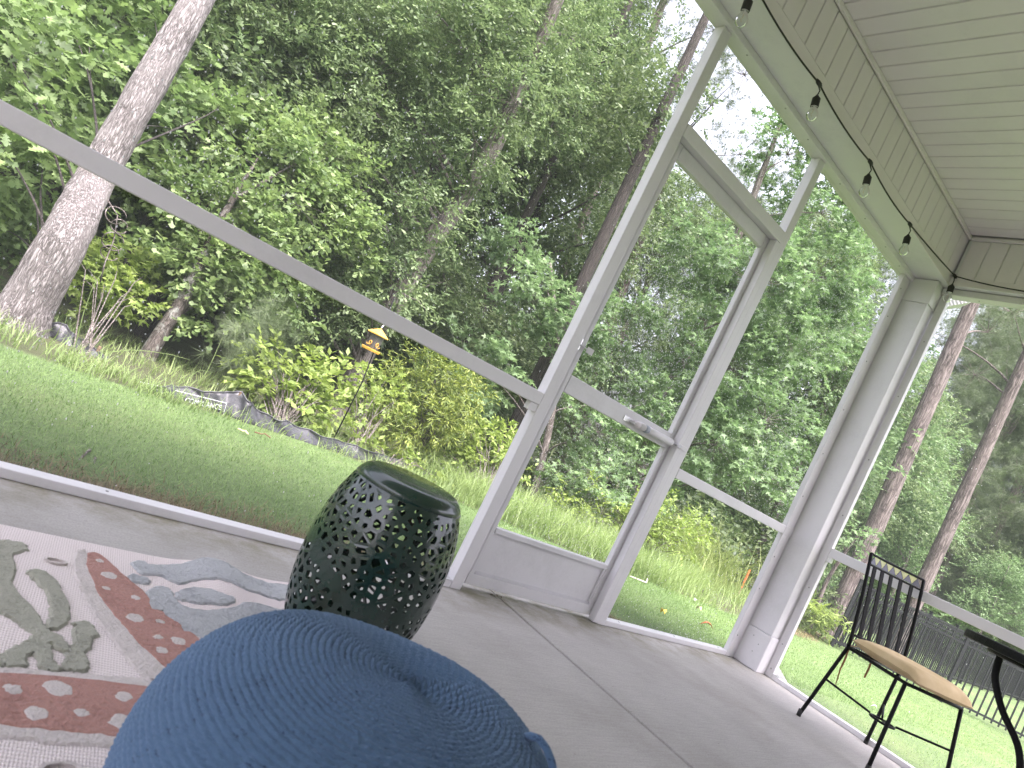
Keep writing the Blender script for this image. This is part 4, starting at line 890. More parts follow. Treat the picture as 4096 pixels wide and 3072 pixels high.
tree('sweetgum_tree', 'sweetgum with star-shaped leaves filling the panel right of the door', [gp(2560, 1990, 12), at(2640, 1640, 12), at(2790, 1330, 12.1), at(2950, 950, 12.3), at(3120, 500, 12.8)], [.12, .10, .085, .07, .03],
     PX([(3000, 1130, 11, .85), (3150, 1350, 11, .7), (2930, 1480, 10.6, .75), (3060, 1680, 10.2, .52), (2860, 1780, 9.8, .5), (2760, 1620, 10.4, .5), (3260, 1110, 12, .75), (3280, 850, 12.6, .75), (2830, 1020, 12, .7), (3150, 620, 13, .7), (3380, 1320, 12.4, .5), (3060, 1930, 9.6, .28)]),
     'star', .115, M['gumleaf'], M['bark_grey'], limb_r=.02, clump_area=.2, sprays=10, per=7, spray_len=.24, clump_r=.2)
tree('sweetgum_tree', 'young sweetgum seen left of the door post and through the door', [gp(2150, 1960, 10.2), at(2200, 1700, 10.2), at(2230, 1400, 10.3), at(2200, 1050, 10.5)], [.06, .05, .04, .02],
     PX([(2070, 930, 10.6, .38), (2120, 1180, 10.1, .55), (2260, 1350, 10.6, .5), (1960, 1490, 9.6, .42), (2390, 1730, 9.2, .48), (2350, 1930, 8.7, .36), (2560, 1620, 10.2, .55), (2600, 1900, 9.6, .42), (2480, 1320, 11, .6), (1850, 1400, 10.4, .35)]),
     'star', .11, M['gumleaf'], M['bark_grey'], limb_r=.014, clump_area=.2, sprays=10, per=7, spray_len=.23, clump_r=.19)
# understorey trunks standing in the shade
for (u, v, D, du, dv, r, lab) in ((560, 1350, 9.5, 140, -330, .085, 'leaning dark trunk in the shade left of the lichen-spotted trunk'), (610, 1360, 10.2, 150, -300, .07, 'thin dark trunk just behind the leaning dark trunk'), (400, 1290, 8.8, 120, -260, .06, 'mossy dark stump-like trunk right of the large pale oak'),
                                  (70, 1130, 10, 130, -330, .07, 'slim shaded trunk left of the large pale oak'), (2060, 1720, 11.2, 190, -420, .13, 'broad black trunk in the gap left of the door post'), (1700, 1700, 13, 300, -620, .10, 'dark trunk in the shade behind the willowy shrub')):
    a = gp(u, v, D); t2 = at(u + du, v + dv, D + .1); d = t2 - a
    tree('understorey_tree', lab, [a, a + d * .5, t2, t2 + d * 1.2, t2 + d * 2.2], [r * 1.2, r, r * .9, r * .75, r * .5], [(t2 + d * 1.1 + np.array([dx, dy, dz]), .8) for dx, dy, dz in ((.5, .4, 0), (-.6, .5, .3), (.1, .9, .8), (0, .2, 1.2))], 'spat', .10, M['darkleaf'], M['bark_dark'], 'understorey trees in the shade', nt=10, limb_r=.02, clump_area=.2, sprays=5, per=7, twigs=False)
# pines
def pine(label, foot, top, r, lobes, **kw):
    a = np.array(foot); d = np.array(top) - a
    q = [a, a + d * .04, a + d * .15, a + d * .4, a + d * .75, np.array(top), np.array(top) + d * .6]
    return tree('pine_tree', label, q, [r * 1.35, r * 1.12, r, r * .93, r * .84, r * .75, r * .45], lobes, 'needles', .19, M['pineleaf'], M['bark_pine'], nt=20, rough_trunk=.004, clump_area=.34, sprays=5, per=3, spray_len=.22, limb_r=.03, twigs=True, **kw)
pine('thick grey-brown pine trunk behind the left end of the black metal fence', gp(3330, 2500, 16.4), at(3915, 1150, 17.2), .185, PX([(3980, 900, 17, .9), (3800, 1000, 18, .8), (3950, 1330, 18.5, .6)]))
pine('second grey-brown pine trunk, to the right above the chair back', gp(3600, 2540, 19), at(4110, 1420, 19.5), .165, PX([(4050, 1250, 19, .8), (3900, 1500, 20.5, .7), (3700, 1320, 21, .7)]))
tree('sapling', 'thin pale bare sapling between the corner column and the pine', [gp(3262, 2470, 15), at(3300, 2340, 15), at(3380, 2210, 15), at(3452, 2120, 15)], [.045, .038, .032, .02], PX([(3400, 2110, 14.6, .22), (3450, 2170, 14.6, .22), (3330, 2080, 14.8, .22)]), 'star', .12, M['gumleaf'], M['bark_pine'], nt=10, limb_r=.01, clump_area=.1, sprays=4, per=6, twigs=False)
pine('slender pine leaning across the pale sky above the door', gp(1950, 1900, 17), at(2560, 260, 18.5), .13, PX([(2620, 60, 18.2, .95), (2480, 150, 18.6, .7), (2740, 260, 17.6, .75), (2860, 120, 18, .8), (2560, -80, 18, .9)]))
pine('forked pine behind the post left of the door', gp(2180, 1980, 19), at(2740, 480, 20), .15, PX([(2850, 420, 19.5, .8), (2960, 620, 20, .7), (2700, 380, 20.5, .7), (2980, 300, 19, .9)]))
tree('pine_seedling', 'small green pine seedling among the weeds behind the silt fence', [gp(1010, 1560, 6.8), at(1035, 1440, 6.85), at(1055, 1340, 6.9)], [.014, .01, .004], PX([(1030, 1350, 6.9, .22), (980, 1420, 6.8, .2), (1080, 1330, 7.0, .18), (1040, 1480, 6.7, .2)]), 'needles', .16, M['pineleaf'], M['bark_pine'], limb_r=.004, clump_area=.06, sprays=4, per=3, spray_len=.1, twigs=False)
# prototypes for the wood behind, copied with their parts
def proto(kind, size, lm, bm_, h, r, label, seed, n):
    rng = np.random.default_rng(seed); lob = []
    for i in range(n):
        z = h * (.14 + .84 * rng.random()); w_ = h * .24 * math.sin(math.pi * min(1, .15 + z / h * .8)) ** .7; a = rng.random() * 6.28; rr = w_ * math.sqrt(rng.random())
        lob.append((np.array([rr * math.cos(a), rr * math.sin(a), z]), rng.uniform(.10, .16) * h * .9))
    t = bpy.data.objects.new('background_tree', None); COL.objects.link(t); t.location = (0, 0, 0)
    (V, T_), CC = crown(lob, kind, size, clump_area=.75 if kind != 'needles' else 1.3, sprays=9 if kind != 'needles' else 5, per=9 if kind != 'needles' else 3, spray_len=.45, clump_r=.62, rng=rng)
    meshnp('crown', V, T_, lm, t)
    MB().tube([(0, 0, -.3), (.05, 0, h * .2), (-.05, .1, h * .5), (.1, 0, h * .9)], [r * 1.2, r, r * .8, r * .25], 10).build('trunk', bm_, t, smooth=True)
    limbtubes(lambda tg: (0, 0, max(1, tg[2] * .75)), [tuple(c) for c, _ in lob], r * .28, rng, 5).build('limbs', bm_, t, smooth=True)
    return t
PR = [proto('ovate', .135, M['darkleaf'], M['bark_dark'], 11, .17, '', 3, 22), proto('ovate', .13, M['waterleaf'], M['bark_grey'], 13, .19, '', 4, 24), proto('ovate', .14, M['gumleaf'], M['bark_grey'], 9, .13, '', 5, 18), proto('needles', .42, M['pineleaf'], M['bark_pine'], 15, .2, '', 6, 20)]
def copy_tree(src, loc, rz_, s_, label, group):
    t = bpy.data.objects.new(src.name.split('.')[0], None); COL.objects.link(t); t.location = loc; t.rotation_euler = (0, 0, rz_); t.scale = (s_, s_, s_); tag(t, label, 'tree', group)
    for c in src.children:
        o = c.copy(); COL.objects.link(o); o.parent = t; o.matrix_parent_inverse = Matrix.Identity(4)
    return t
spots = [(-300, 14, 0, 1), (0, 12, 0, .9), (220, 15, 1, 1), (480, 13, 0, .9), (700, 16, 1, .8), (900, 14, 0, 1), (1150, 15, 2, 1), (1380, 13.5, 0, .9), (1600, 16, 1, .95), (1800, 14, 0, .75), (2050, 16, 2, .6), (2280, 19, 1, .68), (2480, 22, 3, .8), (2650, 17, 2, .72), (2850, 19, 1, .7), (3050, 18, 2, .75), (3220, 22, 1, .55),
         (3330, 24, 2, .75), (3450, 27, 1, .6), (3560, 24, 2, .55), (3680, 29, 3, .8), (3800, 31, 3, .9), (3900, 26, 2, .45), (4000, 33, 3, .8), (4100, 29, 1, .5), (4200, 34, 3, .9), (3500, 38, 3, 1), (3750, 40, 3, 1), (150, 20, 1, 1), (600, 21, 0, .65), (1000, 22, 1, .6), (1750, 23, 1, .7), (2100, 27, 3, .9), (2900, 27, 3, .8), (3600, 36, 3, .9)]
rs = random.Random(3)
kinds = ['dark broadleaf tree deep in the woods', 'tall grey-trunked tree deep in the woods', 'light green tree deep in the woods', 'tall pine deep in the woods']
for i, (u, D, k, sc_) in enumerate(spots):
    vh = 1252 + (u - 1235) * .4925; p = at(u, vh, D); copy_tree(PR[k], (p[0], p[1], ground(p[0], p[1])), rs.uniform(0, 6.28), rs.uniform(.92, 1.08) * sc_, kinds[k], kinds[k].replace('tree', 'trees').replace('pine', 'pines'))
for t in PR:
    for c in list(t.children): bpy.data.objects.remove(c)
    bpy.data.objects.remove(t)
# the far edge of the wood reads as one mass
def far_wood():
    rng = np.random.default_rng(21); lob = []
    for i in range(95):
        a = rng.uniform(-.35, 1.95); D = rng.uniform(42, 60); x, y = CAM[0] + D * math.cos(a), CAM[1] + D * math.sin(a)
        lob.append((np.array([x, y, rng.uniform(-.5, 6.5)]), rng.uniform(1.8, 3.2)))
    (V, T_), _ = crown(lob, 'ovate', .55, clump_area=2.2, sprays=5, per=6, spray_len=1.0, clump_r=1.1, rng=rng)
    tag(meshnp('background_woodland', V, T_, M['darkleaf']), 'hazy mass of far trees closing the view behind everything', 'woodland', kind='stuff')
    lob = []
    for i in range(90):
        u = rng.uniform(-500, 3200); vh = 1252 + (u - 1235) * .4925; D = rng.uniform(12.5, 19); p = at(u, vh, D); lob.append((np.array([p[0], p[1], ground(p[0], p[1]) + rng.uniform(.1, .9)]), rng.uniform(.5, .9)))
    (V, T_), _ = crown(lob, 'ovate', .15, clump_area=.4, sprays=5, per=6, spray_len=.4, clump_r=.4, rng=rng)
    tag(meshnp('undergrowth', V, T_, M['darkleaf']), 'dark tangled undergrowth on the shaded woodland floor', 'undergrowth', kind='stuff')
far_wood()
# ------------------------------------------------------------------ shrubs and weeds
def shrub(name, label, base_px, lobes, kind, size, lm, n_st=6, **kw):
    b = hit(*base_px); b[2] = ground(b[0], b[1]); rng = np.random.default_rng(len(label)); t = thing(name, b, label, 'shrub'); kw.setdefault('clump_area', .05)
    (V, T_), CC = crown(PX(lobes), kind, size, sprays=kw.pop('sprays', 5), per=kw.pop('per', 7), spray_len=kw.pop('spray_len', .16), clump_r=kw.pop('clump_r', .13), inner=.3, rng=rng, **kw); meshnp('foliage', V, T_, lm, t)
    mb = MB()
    for c in CC[rng.permutation(len(CC))[:n_st * 10]]: a = Vector(b) + Vector((rng.normal() * .04, rng.normal() * .04, -.02)); c = Vector(c); mb.tube([a, a.lerp(c, .5) + Vector((0, 0, .12 * (c - a).length)), c], [.012 * min(.5, (c - a).length), .008 * min(.5, (c - a).length), .0035 * min(.5, (c - a).length)], 5, cap=False)
    mb.build('stems', M['bark_grey'], t, smooth=True)
shrub('lime_shrub', 'bright yellow-green leafy shrub right behind the sagging silt fence peak', (1120, 1700), [(1130, 1480, 6.7, .26), (1230, 1560, 6.6, .25), (1060, 1560, 6.5, .18), (1190, 1640, 6.4, .2), (1020, 1480, 6.8, .16), (1290, 1640, 6.5, .18), (1310, 1500, 6.9, .16)], 'ovate', .085, M['limeleaf'])
shrub('weed_sapling', 'small bright sapling with hand-shaped leaves right of the large pale oak', (330, 1420), [(430, 1120, 7.2, .26), (500, 1180, 7.2, .22), (380, 1040, 7.4, .24), (520, 1060, 7.6, .2)], 'star', .09, M['limeleaf'], n_st=1)
M['willowleaf'] = leafmat('narrow_shrub_leaf', (.07, .12, .035), (.24, .29, .06), .35)
shrub('willowy_shrub', 'feathery olive shrub with yellow tips under the rail near the bird feeder', (1650, 1850), [(1700, 1480, 7.8, .32), (1790, 1560, 7.8, .28), (1620, 1560, 7.6, .26), (1850, 1660, 7.8, .25), (1720, 1680, 7.5, .32), (1600, 1700, 7.3, .25), (1880, 1560, 8.0, .18)], 'lance', .075, M['willowleaf'], sprays=7, per=10, clump_area=.045)
shrub('vine_shrub', 'pale green vine with star leaves climbing beside the feeder pole', (1420, 1800), [(1490, 1540, 7.2, .2), (1540, 1620, 7.1, .16), (1450, 1640, 7.0, .15), (1420, 1740, 6.8, .16)], 'star', .075, M['limeleaf'])
shrub('leafy_mound', 'mounded lime vine next to the foot of the left door post', (1930, 2000), [(1880, 1780, 8.0, .32), (1960, 1860, 7.9, .26), (2010, 1760, 8.1, .24), (1820, 1880, 7.8, .24), (1780, 1800, 8.0, .22), (2040, 1900, 7.8, .18)], 'ovate', .075, M['limeleaf'])
shrub('broadleaf_weed', 'low weeds with broad leaves between the feeder pole and the green stool', (1560, 1880), [(1480, 1800, 6.9, .12), (1600, 1830, 7.0, .14), (1700, 1870, 7.1, .12)], 'ovate', .08, M['limeleaf'])
shrub('meadow_shrub', 'yellow-green bushy weeds behind the tall grass in the right panel', (2560, 2250), [(2640, 2060, 8.6, .28), (2720, 2160, 8.4, .25), (2560, 2100, 8.4, .25), (2480, 2060, 8.6, .25), (2300, 2000, 8.2, .25), (2780, 2100, 9.0, .25), (2200, 2060, 8.0, .2)], 'ovate', .055, M['limeleaf'], per=9)
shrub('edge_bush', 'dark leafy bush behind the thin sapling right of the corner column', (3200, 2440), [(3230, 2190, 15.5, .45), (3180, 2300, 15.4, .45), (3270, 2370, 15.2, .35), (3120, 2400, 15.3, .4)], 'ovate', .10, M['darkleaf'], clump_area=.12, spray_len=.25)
shrub('weed_patch', 'pale green weeds at the foot of the sapling by the straw bed', (3200, 2490), [(3190, 2430, 14.2, .3), (3260, 2460, 14.2, .28), (3330, 2500, 14, .22), (3140, 2410, 14.4, .25)], 'lance', .16, M['limeleaf'], clump_area=.07)
def blades(P, h, wd, lean, rng, segs=2):
    """arching grass blades: P bases, h heights"""
    n = len(P); a = rng.random(n) * 2 * np.pi; d = np.stack([np.cos(a), np.sin(a), np.zeros(n)], 1); s_ = np.stack([-np.sin(a), np.cos(a), np.zeros(n)], 1)
    ln = lean * rng.uniform(.2, 1.2, n); V = []; k = segs
    for i in range(k + 1):
        t = i / k; c = P + d * (h * ln * t ** 1.8)[:, None] + np.array([0, 0, 1.]) * (h * (t - .35 * ln * t ** 2.5))[:, None]; w_ = (wd * (1 - t) ** .7)[:, None]
        if i < k: V += [c - s_ * w_, c + s_ * w_]
        else: V += [c]
    V = np.stack(V, 1); T_ = []
    for i in range(k - 1): T_ += [(2 * i, 2 * i + 1, 2 * i + 3), (2 * i, 2 * i + 3, 2 * i + 2)]
    T_.append((2 * k - 2, 2 * k - 1, 2 * k)); m_ = 2 * k + 1
    return V.reshape(-1, 3), (np.array(T_)[None] + (np.arange(n) * m_)[:, None, None]).reshape(-1, 3)
def grass(name, label, pts, h, wd, lean, mt, segs=3, cat='grass'):
    rng = np.random.default_rng(len(label)); P = np.array(pts); P[:, 2] = groundv(P[:, 0], P[:, 1]) - .01; n = len(P)
    V, T_ = blades(P, h * rng.uniform(.45, 1.15, n), wd * rng.uniform(.6, 1.3, n), lean, rng, segs); o = meshnp(name, V, T_, mt); tag(o, label, cat, kind='stuff'); return o
rng = np.random.default_rng(8)
# lawn
def lawn():
    out = []
    for (x0, x1, n) in ((-4.8, 3.5, 120000), (3.5, 11, 50000)):
        x = rng.uniform(x0, x1, n); y = .26 + (lawn_edge(x) - .24) * rng.random(n) ** 1.0; out.append(np.stack([x, y, 0 * x], 1))
    n = 40000; x = rng.uniform(.27, 9.3, n); y = rng.uniform(-4.5, .3, n); out.append(np.stack([x, y, 0 * x], 1))
    P = np.concatenate(out); dn = np.maximum(P[:, 1] - .26, P[:, 0] - .26); P = P[(rng.random(len(P)) < np.clip(dn / .55 + rng.normal(size=len(P)) * .15 - .05, .03, 1)) | (P[:, 0] > .2)]
    P[:, 2] = groundv(P[:, 0], P[:, 1]) - .005; far = np.hypot(P[:, 0] - CAM[0], P[:, 1] - CAM[1]); n = len(P)
    V, T_ = blades(P, rng.uniform(.014, .036, n), .0016 + far * .00022, 1.1, rng, 1); tag(meshnp('lawn_grass', V, T_, M['lawnblade']), 'short mown green lawn outside the screens', 'lawn', kind='stuff')
    n = 26000; x = rng.uniform(-4.8, -.6, n); y = .262 + np.abs(rng.normal(0, .2, n)); P = np.stack([x, y, groundv(x, y) - .005], 1)
    V, T_ = blades(P, rng.uniform(.02, .06, n), rng.uniform(.0012, .0022, n), 1.6, rng, 2); tag(meshnp('dead_grass', V, T_, M['deadblade']), 'brown dead stubble along the outside of the porch sill', 'grass', kind='stuff')
lawn()
def edge_pts(n, x0, x1, d0, d1):
    x = rng.uniform(x0, x1, n); return np.stack([x, lawn_edge(x) + rng.uniform(d0, d1, n), 0 * x], 1)
def clear_stake(P):      # the grass is thin round the survey stake
    thin = (P[:, 0] > 3.4) & (P[:, 0] < 7.9) & (np.abs(P[:, 1] - (.02 + .537 * (P[:, 0] - .0) + .25)) < .55) | ((P[:, 0] > 5.6) & (P[:, 0] < 7.9) & (P[:, 1] < 4.28))
    return P[~(thin & (rng.random(len(P)) < .93))]
def tufted(P, k, s_): 
    c = P[rng.integers(0, len(P), k)]; return c[rng.integers(0, k, len(P))] + rng.normal(size=P.shape) * [s_, s_, 0]
grass('edge_weeds', 'uneven bright weeds along the edge of the lawn and silt fence', clear_stake(np.concatenate([tufted(edge_pts(2600, -4.4, 1.0, -.06, .45), 150, .07), tufted(edge_pts(1600, 1.0, 7.0, .0, .4), 60, .07)])), .16, .0036, 1.2, M['grassleaf'])
grass('woodland_grass', 'thin pale grass on the ground under the trees behind the silt fence', tufted(edge_pts(5200, -5.5, 2.5, .35, 3.2), 420, .12), .19, .0032, 1.1, M['grassleaf'])
grass('meadow_grass', 'bright uncut grass beyond the lawn seen through the door and right panel', clear_stake(np.concatenate([tufted(edge_pts(14000, .3, 6.5, .08, 2.0), 700, .16), tufted(edge_pts(5000, 3.5, 8.5, .2, 1.8), 240, .16)])), .42, .0036, 1.2, M['grassleaf'], 4)
M['plume'] = leafmat('arching_grass', (.15, .22, .06), (.30, .36, .13), .4)
def clump(label, cx, cy, n, s_, h, lean):
    P = np.stack([rng.normal(cx, s_, n), rng.normal(cy, s_, n), np.zeros(n)], 1); o = grass('tall_grass_clump', label, P, h, .005, lean, M['plume'], 6); del o['kind']
c0 = hit(2860, 2440)
clump('tall arching grass clump beside the orange stake', 6.8, 4.95, 900, .45, 1.25, 1.1); clump('second grass clump left of the one by the orange stake', 5.4, 4.75, 650, .45, 1.0, 1.1); clump('shorter grass clump nearest the right door post in the meadow', 4.2, 4.1, 600, .45, .75, 1.0)
# single long stems that cross the dark gaps
def stem(label, px, D):
    P = [at(u, v, D) for u, v in px]; b = P[0].copy(); b[2] = ground(b[0], b[1]) - .01
    if b[2] < P[0][2]: P = [b] + P
    k = len(P); MBt = MB().tube(P, [.0045 * (1 - .75 * i / (k - 1)) for i in range(k)], 5).build('grass_stem', M['grassleaf'], smooth=True); tag(MBt, label, 'grass', 'long grass stems')
stem('longest straight grass stem right of the large pale oak', [(300, 1385), (335, 1250), (370, 1150), (408, 1090)], 5.7)
stem('long grass stem arching over the lichen-spotted trunk', [(430, 1410), (520, 1400), (600, 1405), (690, 1420), (760, 1440)], 5.8)
stem('upright grass stem beside the pine seedling', [(820, 1500), (850, 1440), (890, 1350)], 6.2)
stem('straight pale grass stem above the left end of the silt fence', [(690, 1560), (760, 1505), (800, 1480), (850, 1490)], 5.5)
stem('bare stem leaning across the lower door screen', [(2120, 1960), (2170, 1880), (2220, 1790)], 7.5)
stem('flat bending stem low in the door screen', [(2260, 1930), (2400, 1880), (2520, 1840)], 7.6)
stem('long weed stem rising behind the feeder pole', [(1470, 1760), (1560, 1690), (1640, 1660)], 7.0)
# ------------------------------------------------------------------ silt fence
M['silt'] = simple('black_silt_fabric', (.03, .031, .035), (.06, .062, .07), .42, 26, .25, bscale=70)
M['stakewood'] = simple('weathered_stake', (.14, .095, .06), (.24, .17, .11), .85, 40, .4)
def silt(label, pts, text=False):
    b = [hit(u, v) for u, v, h in pts]; t = thing('silt_fence', (b[0][0], b[0][1], ground(b[0][0], b[0][1])), label, 'silt fence')
    n = 10; V = []; F = []; rs = random.Random(4); S = []
    for i in range(len(b) - 1):
        for s_ in range(n):
            u = s_ / n; p = b[i] * (1 - u) + b[i + 1] * u; h = pts[i][2] * (1 - u) + pts[i + 1][2] * u; S.append((p, h * (1 - .10 * math.sin(math.pi * u)), b[i + 1] - b[i]))
    S.append((b[-1], pts[-1][2], b[-1] - b[-2])); rows = 7
    for k, (p, h, d) in enumerate(S):
        nrm = np.array([-d[1], d[0], 0]) / max(np.hypot(d[0], d[1]), 1e-6)
        for r in range(rows):
            t_ = r / (rows - 1); fold = .022 * math.sin(k * .31 + r * .5) * t_ + .007 * math.sin(k * .83 + r * .9) + rs.gauss(0, .0015)
            q = p + nrm * (fold + .05 * t_); V.append((q[0], q[1], ground(p[0], p[1]) - .01 + h * t_ + .004 * math.sin(k * .7 + r * .4)))
    for k in range(len(S) - 1):
        for r in range(rows - 1): a = k * rows + r; F.append((a, a + rows, a + rows + 1, a + 1))
    o = MB().add(V, F).build('fabric', M['silt'], t, smooth=True); sm = o.modifiers.new('thickness', 'SOLIDIFY'); sm.thickness = .004
    mb = MB(); mb.tube([V[k * rows + rows - 1] for k in range(len(S))], .006, 6); mb.build('top_hem', M['silt'], t, smooth=True)
    for k in range(0, len(S), 14):
        p, h, d = S[k]; mb = MB().bar((p[0], p[1] + .07, p[2] - .1), (p[0] + .01, p[1] + .075, p[2] + h * .8 + (.04 if abs(k - 40) < 8 else -.03)), .026, .02); mb.build('stake', M['stakewood'], t)
    if text:
        wh = simple('white_print', (.62, .66, .72), (.78, .8, .84), .7, 60); A_ = at(742, 1601, 5.36); B_ = at(886, 1632, 5.36); d = Vector(B_ - A_); L_ = d.length; d.normalize()
        up = Vector((0, 0, 1)) - d * d.z; up.normalize(); nn = d.cross(up); Mx = Matrix((d, up, nn)).transposed().to_4x4(); Mx.translation = Vector(A_) - Vector((0, 0, .016))
        cu = bpy.data.curves.new('lettering', 'FONT'); cu.body = 'COMPLIANCE'; cu.size = .052; cu.extrude = .0008; to = bpy.data.objects.new('tmp', cu); COL.objects.link(to); bpy.context.view_layer.update()
        me = bpy.data.meshes.new_from_object(to.evaluated_get(bpy.context.evaluated_depsgraph_get())); bpy.data.objects.remove(to); xs_ = [v.co.x for v in me.vertices]; k = L_ / (max(xs_) - min(xs_))
        for v in me.vertices: v.co.x *= k
        me.materials.clear(); me.materials.append(wh); lo = bpy.data.objects.new('lettering', me); COL.objects.link(lo); lo.matrix_world = Mx; put(lo, t)
        pv = lambda x, y, z=.0: Mx @ Vector((x, y, z)); bd = MB()
        bd.bar(pv(-.30, .075), pv(L_ + .03, .058), .002, .008, up=nn); bd.bar(pv(L_ + .028, .058), pv(L_ + .026, -.06), .002, .007, up=nn); bd.build('printed_border', wh, t)
        bl = simple('faded_blue_print', (.42, .52, .62), (.58, .66, .74), .7, 60); rs = random.Random(2); x = -.34
        bk = MB()   # unreadable lower line of print, only its tops show over the turf
        while x < L_ * .98: bk.box((x, 0, 0), (x + .02, .001, .03)) if False else None; q = [pv(x, -.055 + rs.uniform(-.004, .004)), pv(x + .018, -.055), pv(x + .018, -.022), pv(x + .003, -.020)]; bk.add(q, [(0, 1, 2, 3)]); x += rs.uniform(.026, .034)
        bk.build('faded_print', bl, t)
silt('sagging black silt fence with white print along the lawn edge', [(600, 1560, .03), (680, 1585, .075), (770, 1612, .105), (850, 1640, .15), (910, 1662, .205), (975, 1690, .16), (1050, 1712, .11), (1130, 1738, .11), (1240, 1775, .10), (1340, 1806, .10), (1430, 1838, .11), (1530, 1860, .10), (1650, 1895, .085), (1830, 1932, .06)], True)
silt('crumpled black fabric heap at the foot of the large pale oak', [(150, 1330, .10), (210, 1352, .13), (260, 1378, .08), (310, 1400, .10), (370, 1425, .05), (420, 1445, .04)])
silt('scrap of black silt fabric in the grass behind the lower door screen', [(2230, 2085, .06), (2300, 2110, .10), (2390, 2140, .07)])
vc = thing('vine_coil', at(455, 960, 6.05), 'coiled bare vine hanging at the right side of the large pale oak', 'vine')
for u, v, r_ in ((462, 862, .062), (478, 905, .05), (452, 965, .066), (440, 1010, .055)):
    p = at(u, v, 6.02); MB().tube([Vector(p) + Vector((r_ * math.cos(a) * 1.1, .03 * math.sin(a * 2 + u), r_ * math.sin(a))) for a in np.linspace(.3, 6.0, 22)], .004, 6).build('vine_loop', M['bark_grey'], vc, smooth=True)
MB().tube([Vector(at(430, 800, 6.0)), Vector(at(470, 860, 6.03)), Vector(at(455, 960, 6.03)), Vector(at(420, 1050, 6.0)), Vector(at(400, 1130, 6.0))], .005, 6).build('vine_stem', M['bark_grey'], vc, smooth=True)
# ------------------------------------------------------------------ bird feeder on a pole
def feeder():
    b = hit(1325, 1775); g = ground(b[0], b[1]); D = np.linalg.norm(b - CAM); t = thing('bird_feeder', (b[0], b[1], g), 'yellow-roofed bird feeder on a thin black pole by the silt fence', 'bird feeder')
    zof = lambda u, v: CAM[2] + ray(u, v)[2] / np.hypot(*ray(u, v)[:2]) * np.hypot(b[0] - CAM[0], b[1] - CAM[1])
    top = at(1585, 1172, D + .05); MB().tube([(b[0], b[1], g - .1), (b[0], b[1], zof(1440, 1520)), tuple(top)], [.0065, .0062, .005], 8).build('pole', M['black'], t, smooth=True)
    c = at(1495, 1374, D - .075); yl = simple('yellow_plastic', (.62, .33, .05), (.72, .42, .09), .4, 30); z0 = c[2] - .062
    c = Vector((c[0], c[1], z0)); ax = Matrix.Rotation(.35, 4, 'Z')
    sq = lambda r, z: [c + ax @ Vector((.76 * r * math.cos(a), .76 * r * math.sin(a), z)) for a in (math.pi / 4 + k * math.pi / 2 for k in range(4))]
    mb = MB()
    lv = [sq(.128, .142), sq(.132, .152), sq(.020, .205), sq(.014, .208)]
    vs_ = [p for l in lv for p in l]; mb.add(vs_, [(3, 2, 1, 0)] + [(4 * i + k, 4 * i + (k + 1) % 4, 4 * i + 4 + (k + 1) % 4, 4 * i + 4 + k) for i in range(3) for k in range(4)] + [(12, 13, 14, 15)]); rf_ = mb.build('roof', yl, t, bevel=.003)
    MB().tube([c + Vector((0, 0, .207)), c + Vector((0, 0, .225)), c + Vector((.012, .0, .26))], [.009, .007, .002], 8).build('hanger', M['zinc'], rf_, smooth=True)
    seed = simple('seed_in_tank', (.035, .034, .033), (.11, .10, .09), .35, 160, .3)
    lv = [sq(.078, .014), sq(.083, .142)]; MB().add(lv[0] + lv[1], [(3, 2, 1, 0), (4, 5, 6, 7)] + [(k, (k + 1) % 4, 4 + (k + 1) % 4, 4 + k) for k in range(4)]).build('seed_tank', seed, t, bevel=.006)
    lv = [sq(.108, -.012), sq(.118, .006), sq(.118, .013), sq(.100, .0135)]; vs_ = [p for l in lv for p in l]
    MB().add(vs_, [(3, 2, 1, 0)] + [(4 * i + k, 4 * i + (k + 1) % 4, 4 * i + 4 + (k + 1) % 4, 4 * i + 4 + k) for i in range(3) for k in range(4)] + [(12, 13, 14, 15)]).build('tray', yl, t, bevel=.002)
    for k in range(4):
        a = .35 + k * math.pi / 2; d = Vector((math.cos(a), math.sin(a), 0)); s_ = Vector((-d.y, d.x, 0)); p = c + d * .046 + Vector((0, 0, .06))
        MB().tube([p + s_ * (.014 * math.cos(q)) + Vector((0, 0, .018 * math.sin(q))) for q in np.linspace(0, 2 * math.pi, 15)], .0042, 6, cap=False).build('feeding_ring', yl, t, smooth=True)
        MB().tube([p - Vector((0, 0, .02)), p + d * .035 - Vector((0, 0, .022)), p + d * .04 - Vector((0, 0, .012))], .0035, 6).build('perch', yl, t, smooth=True)
feeder()
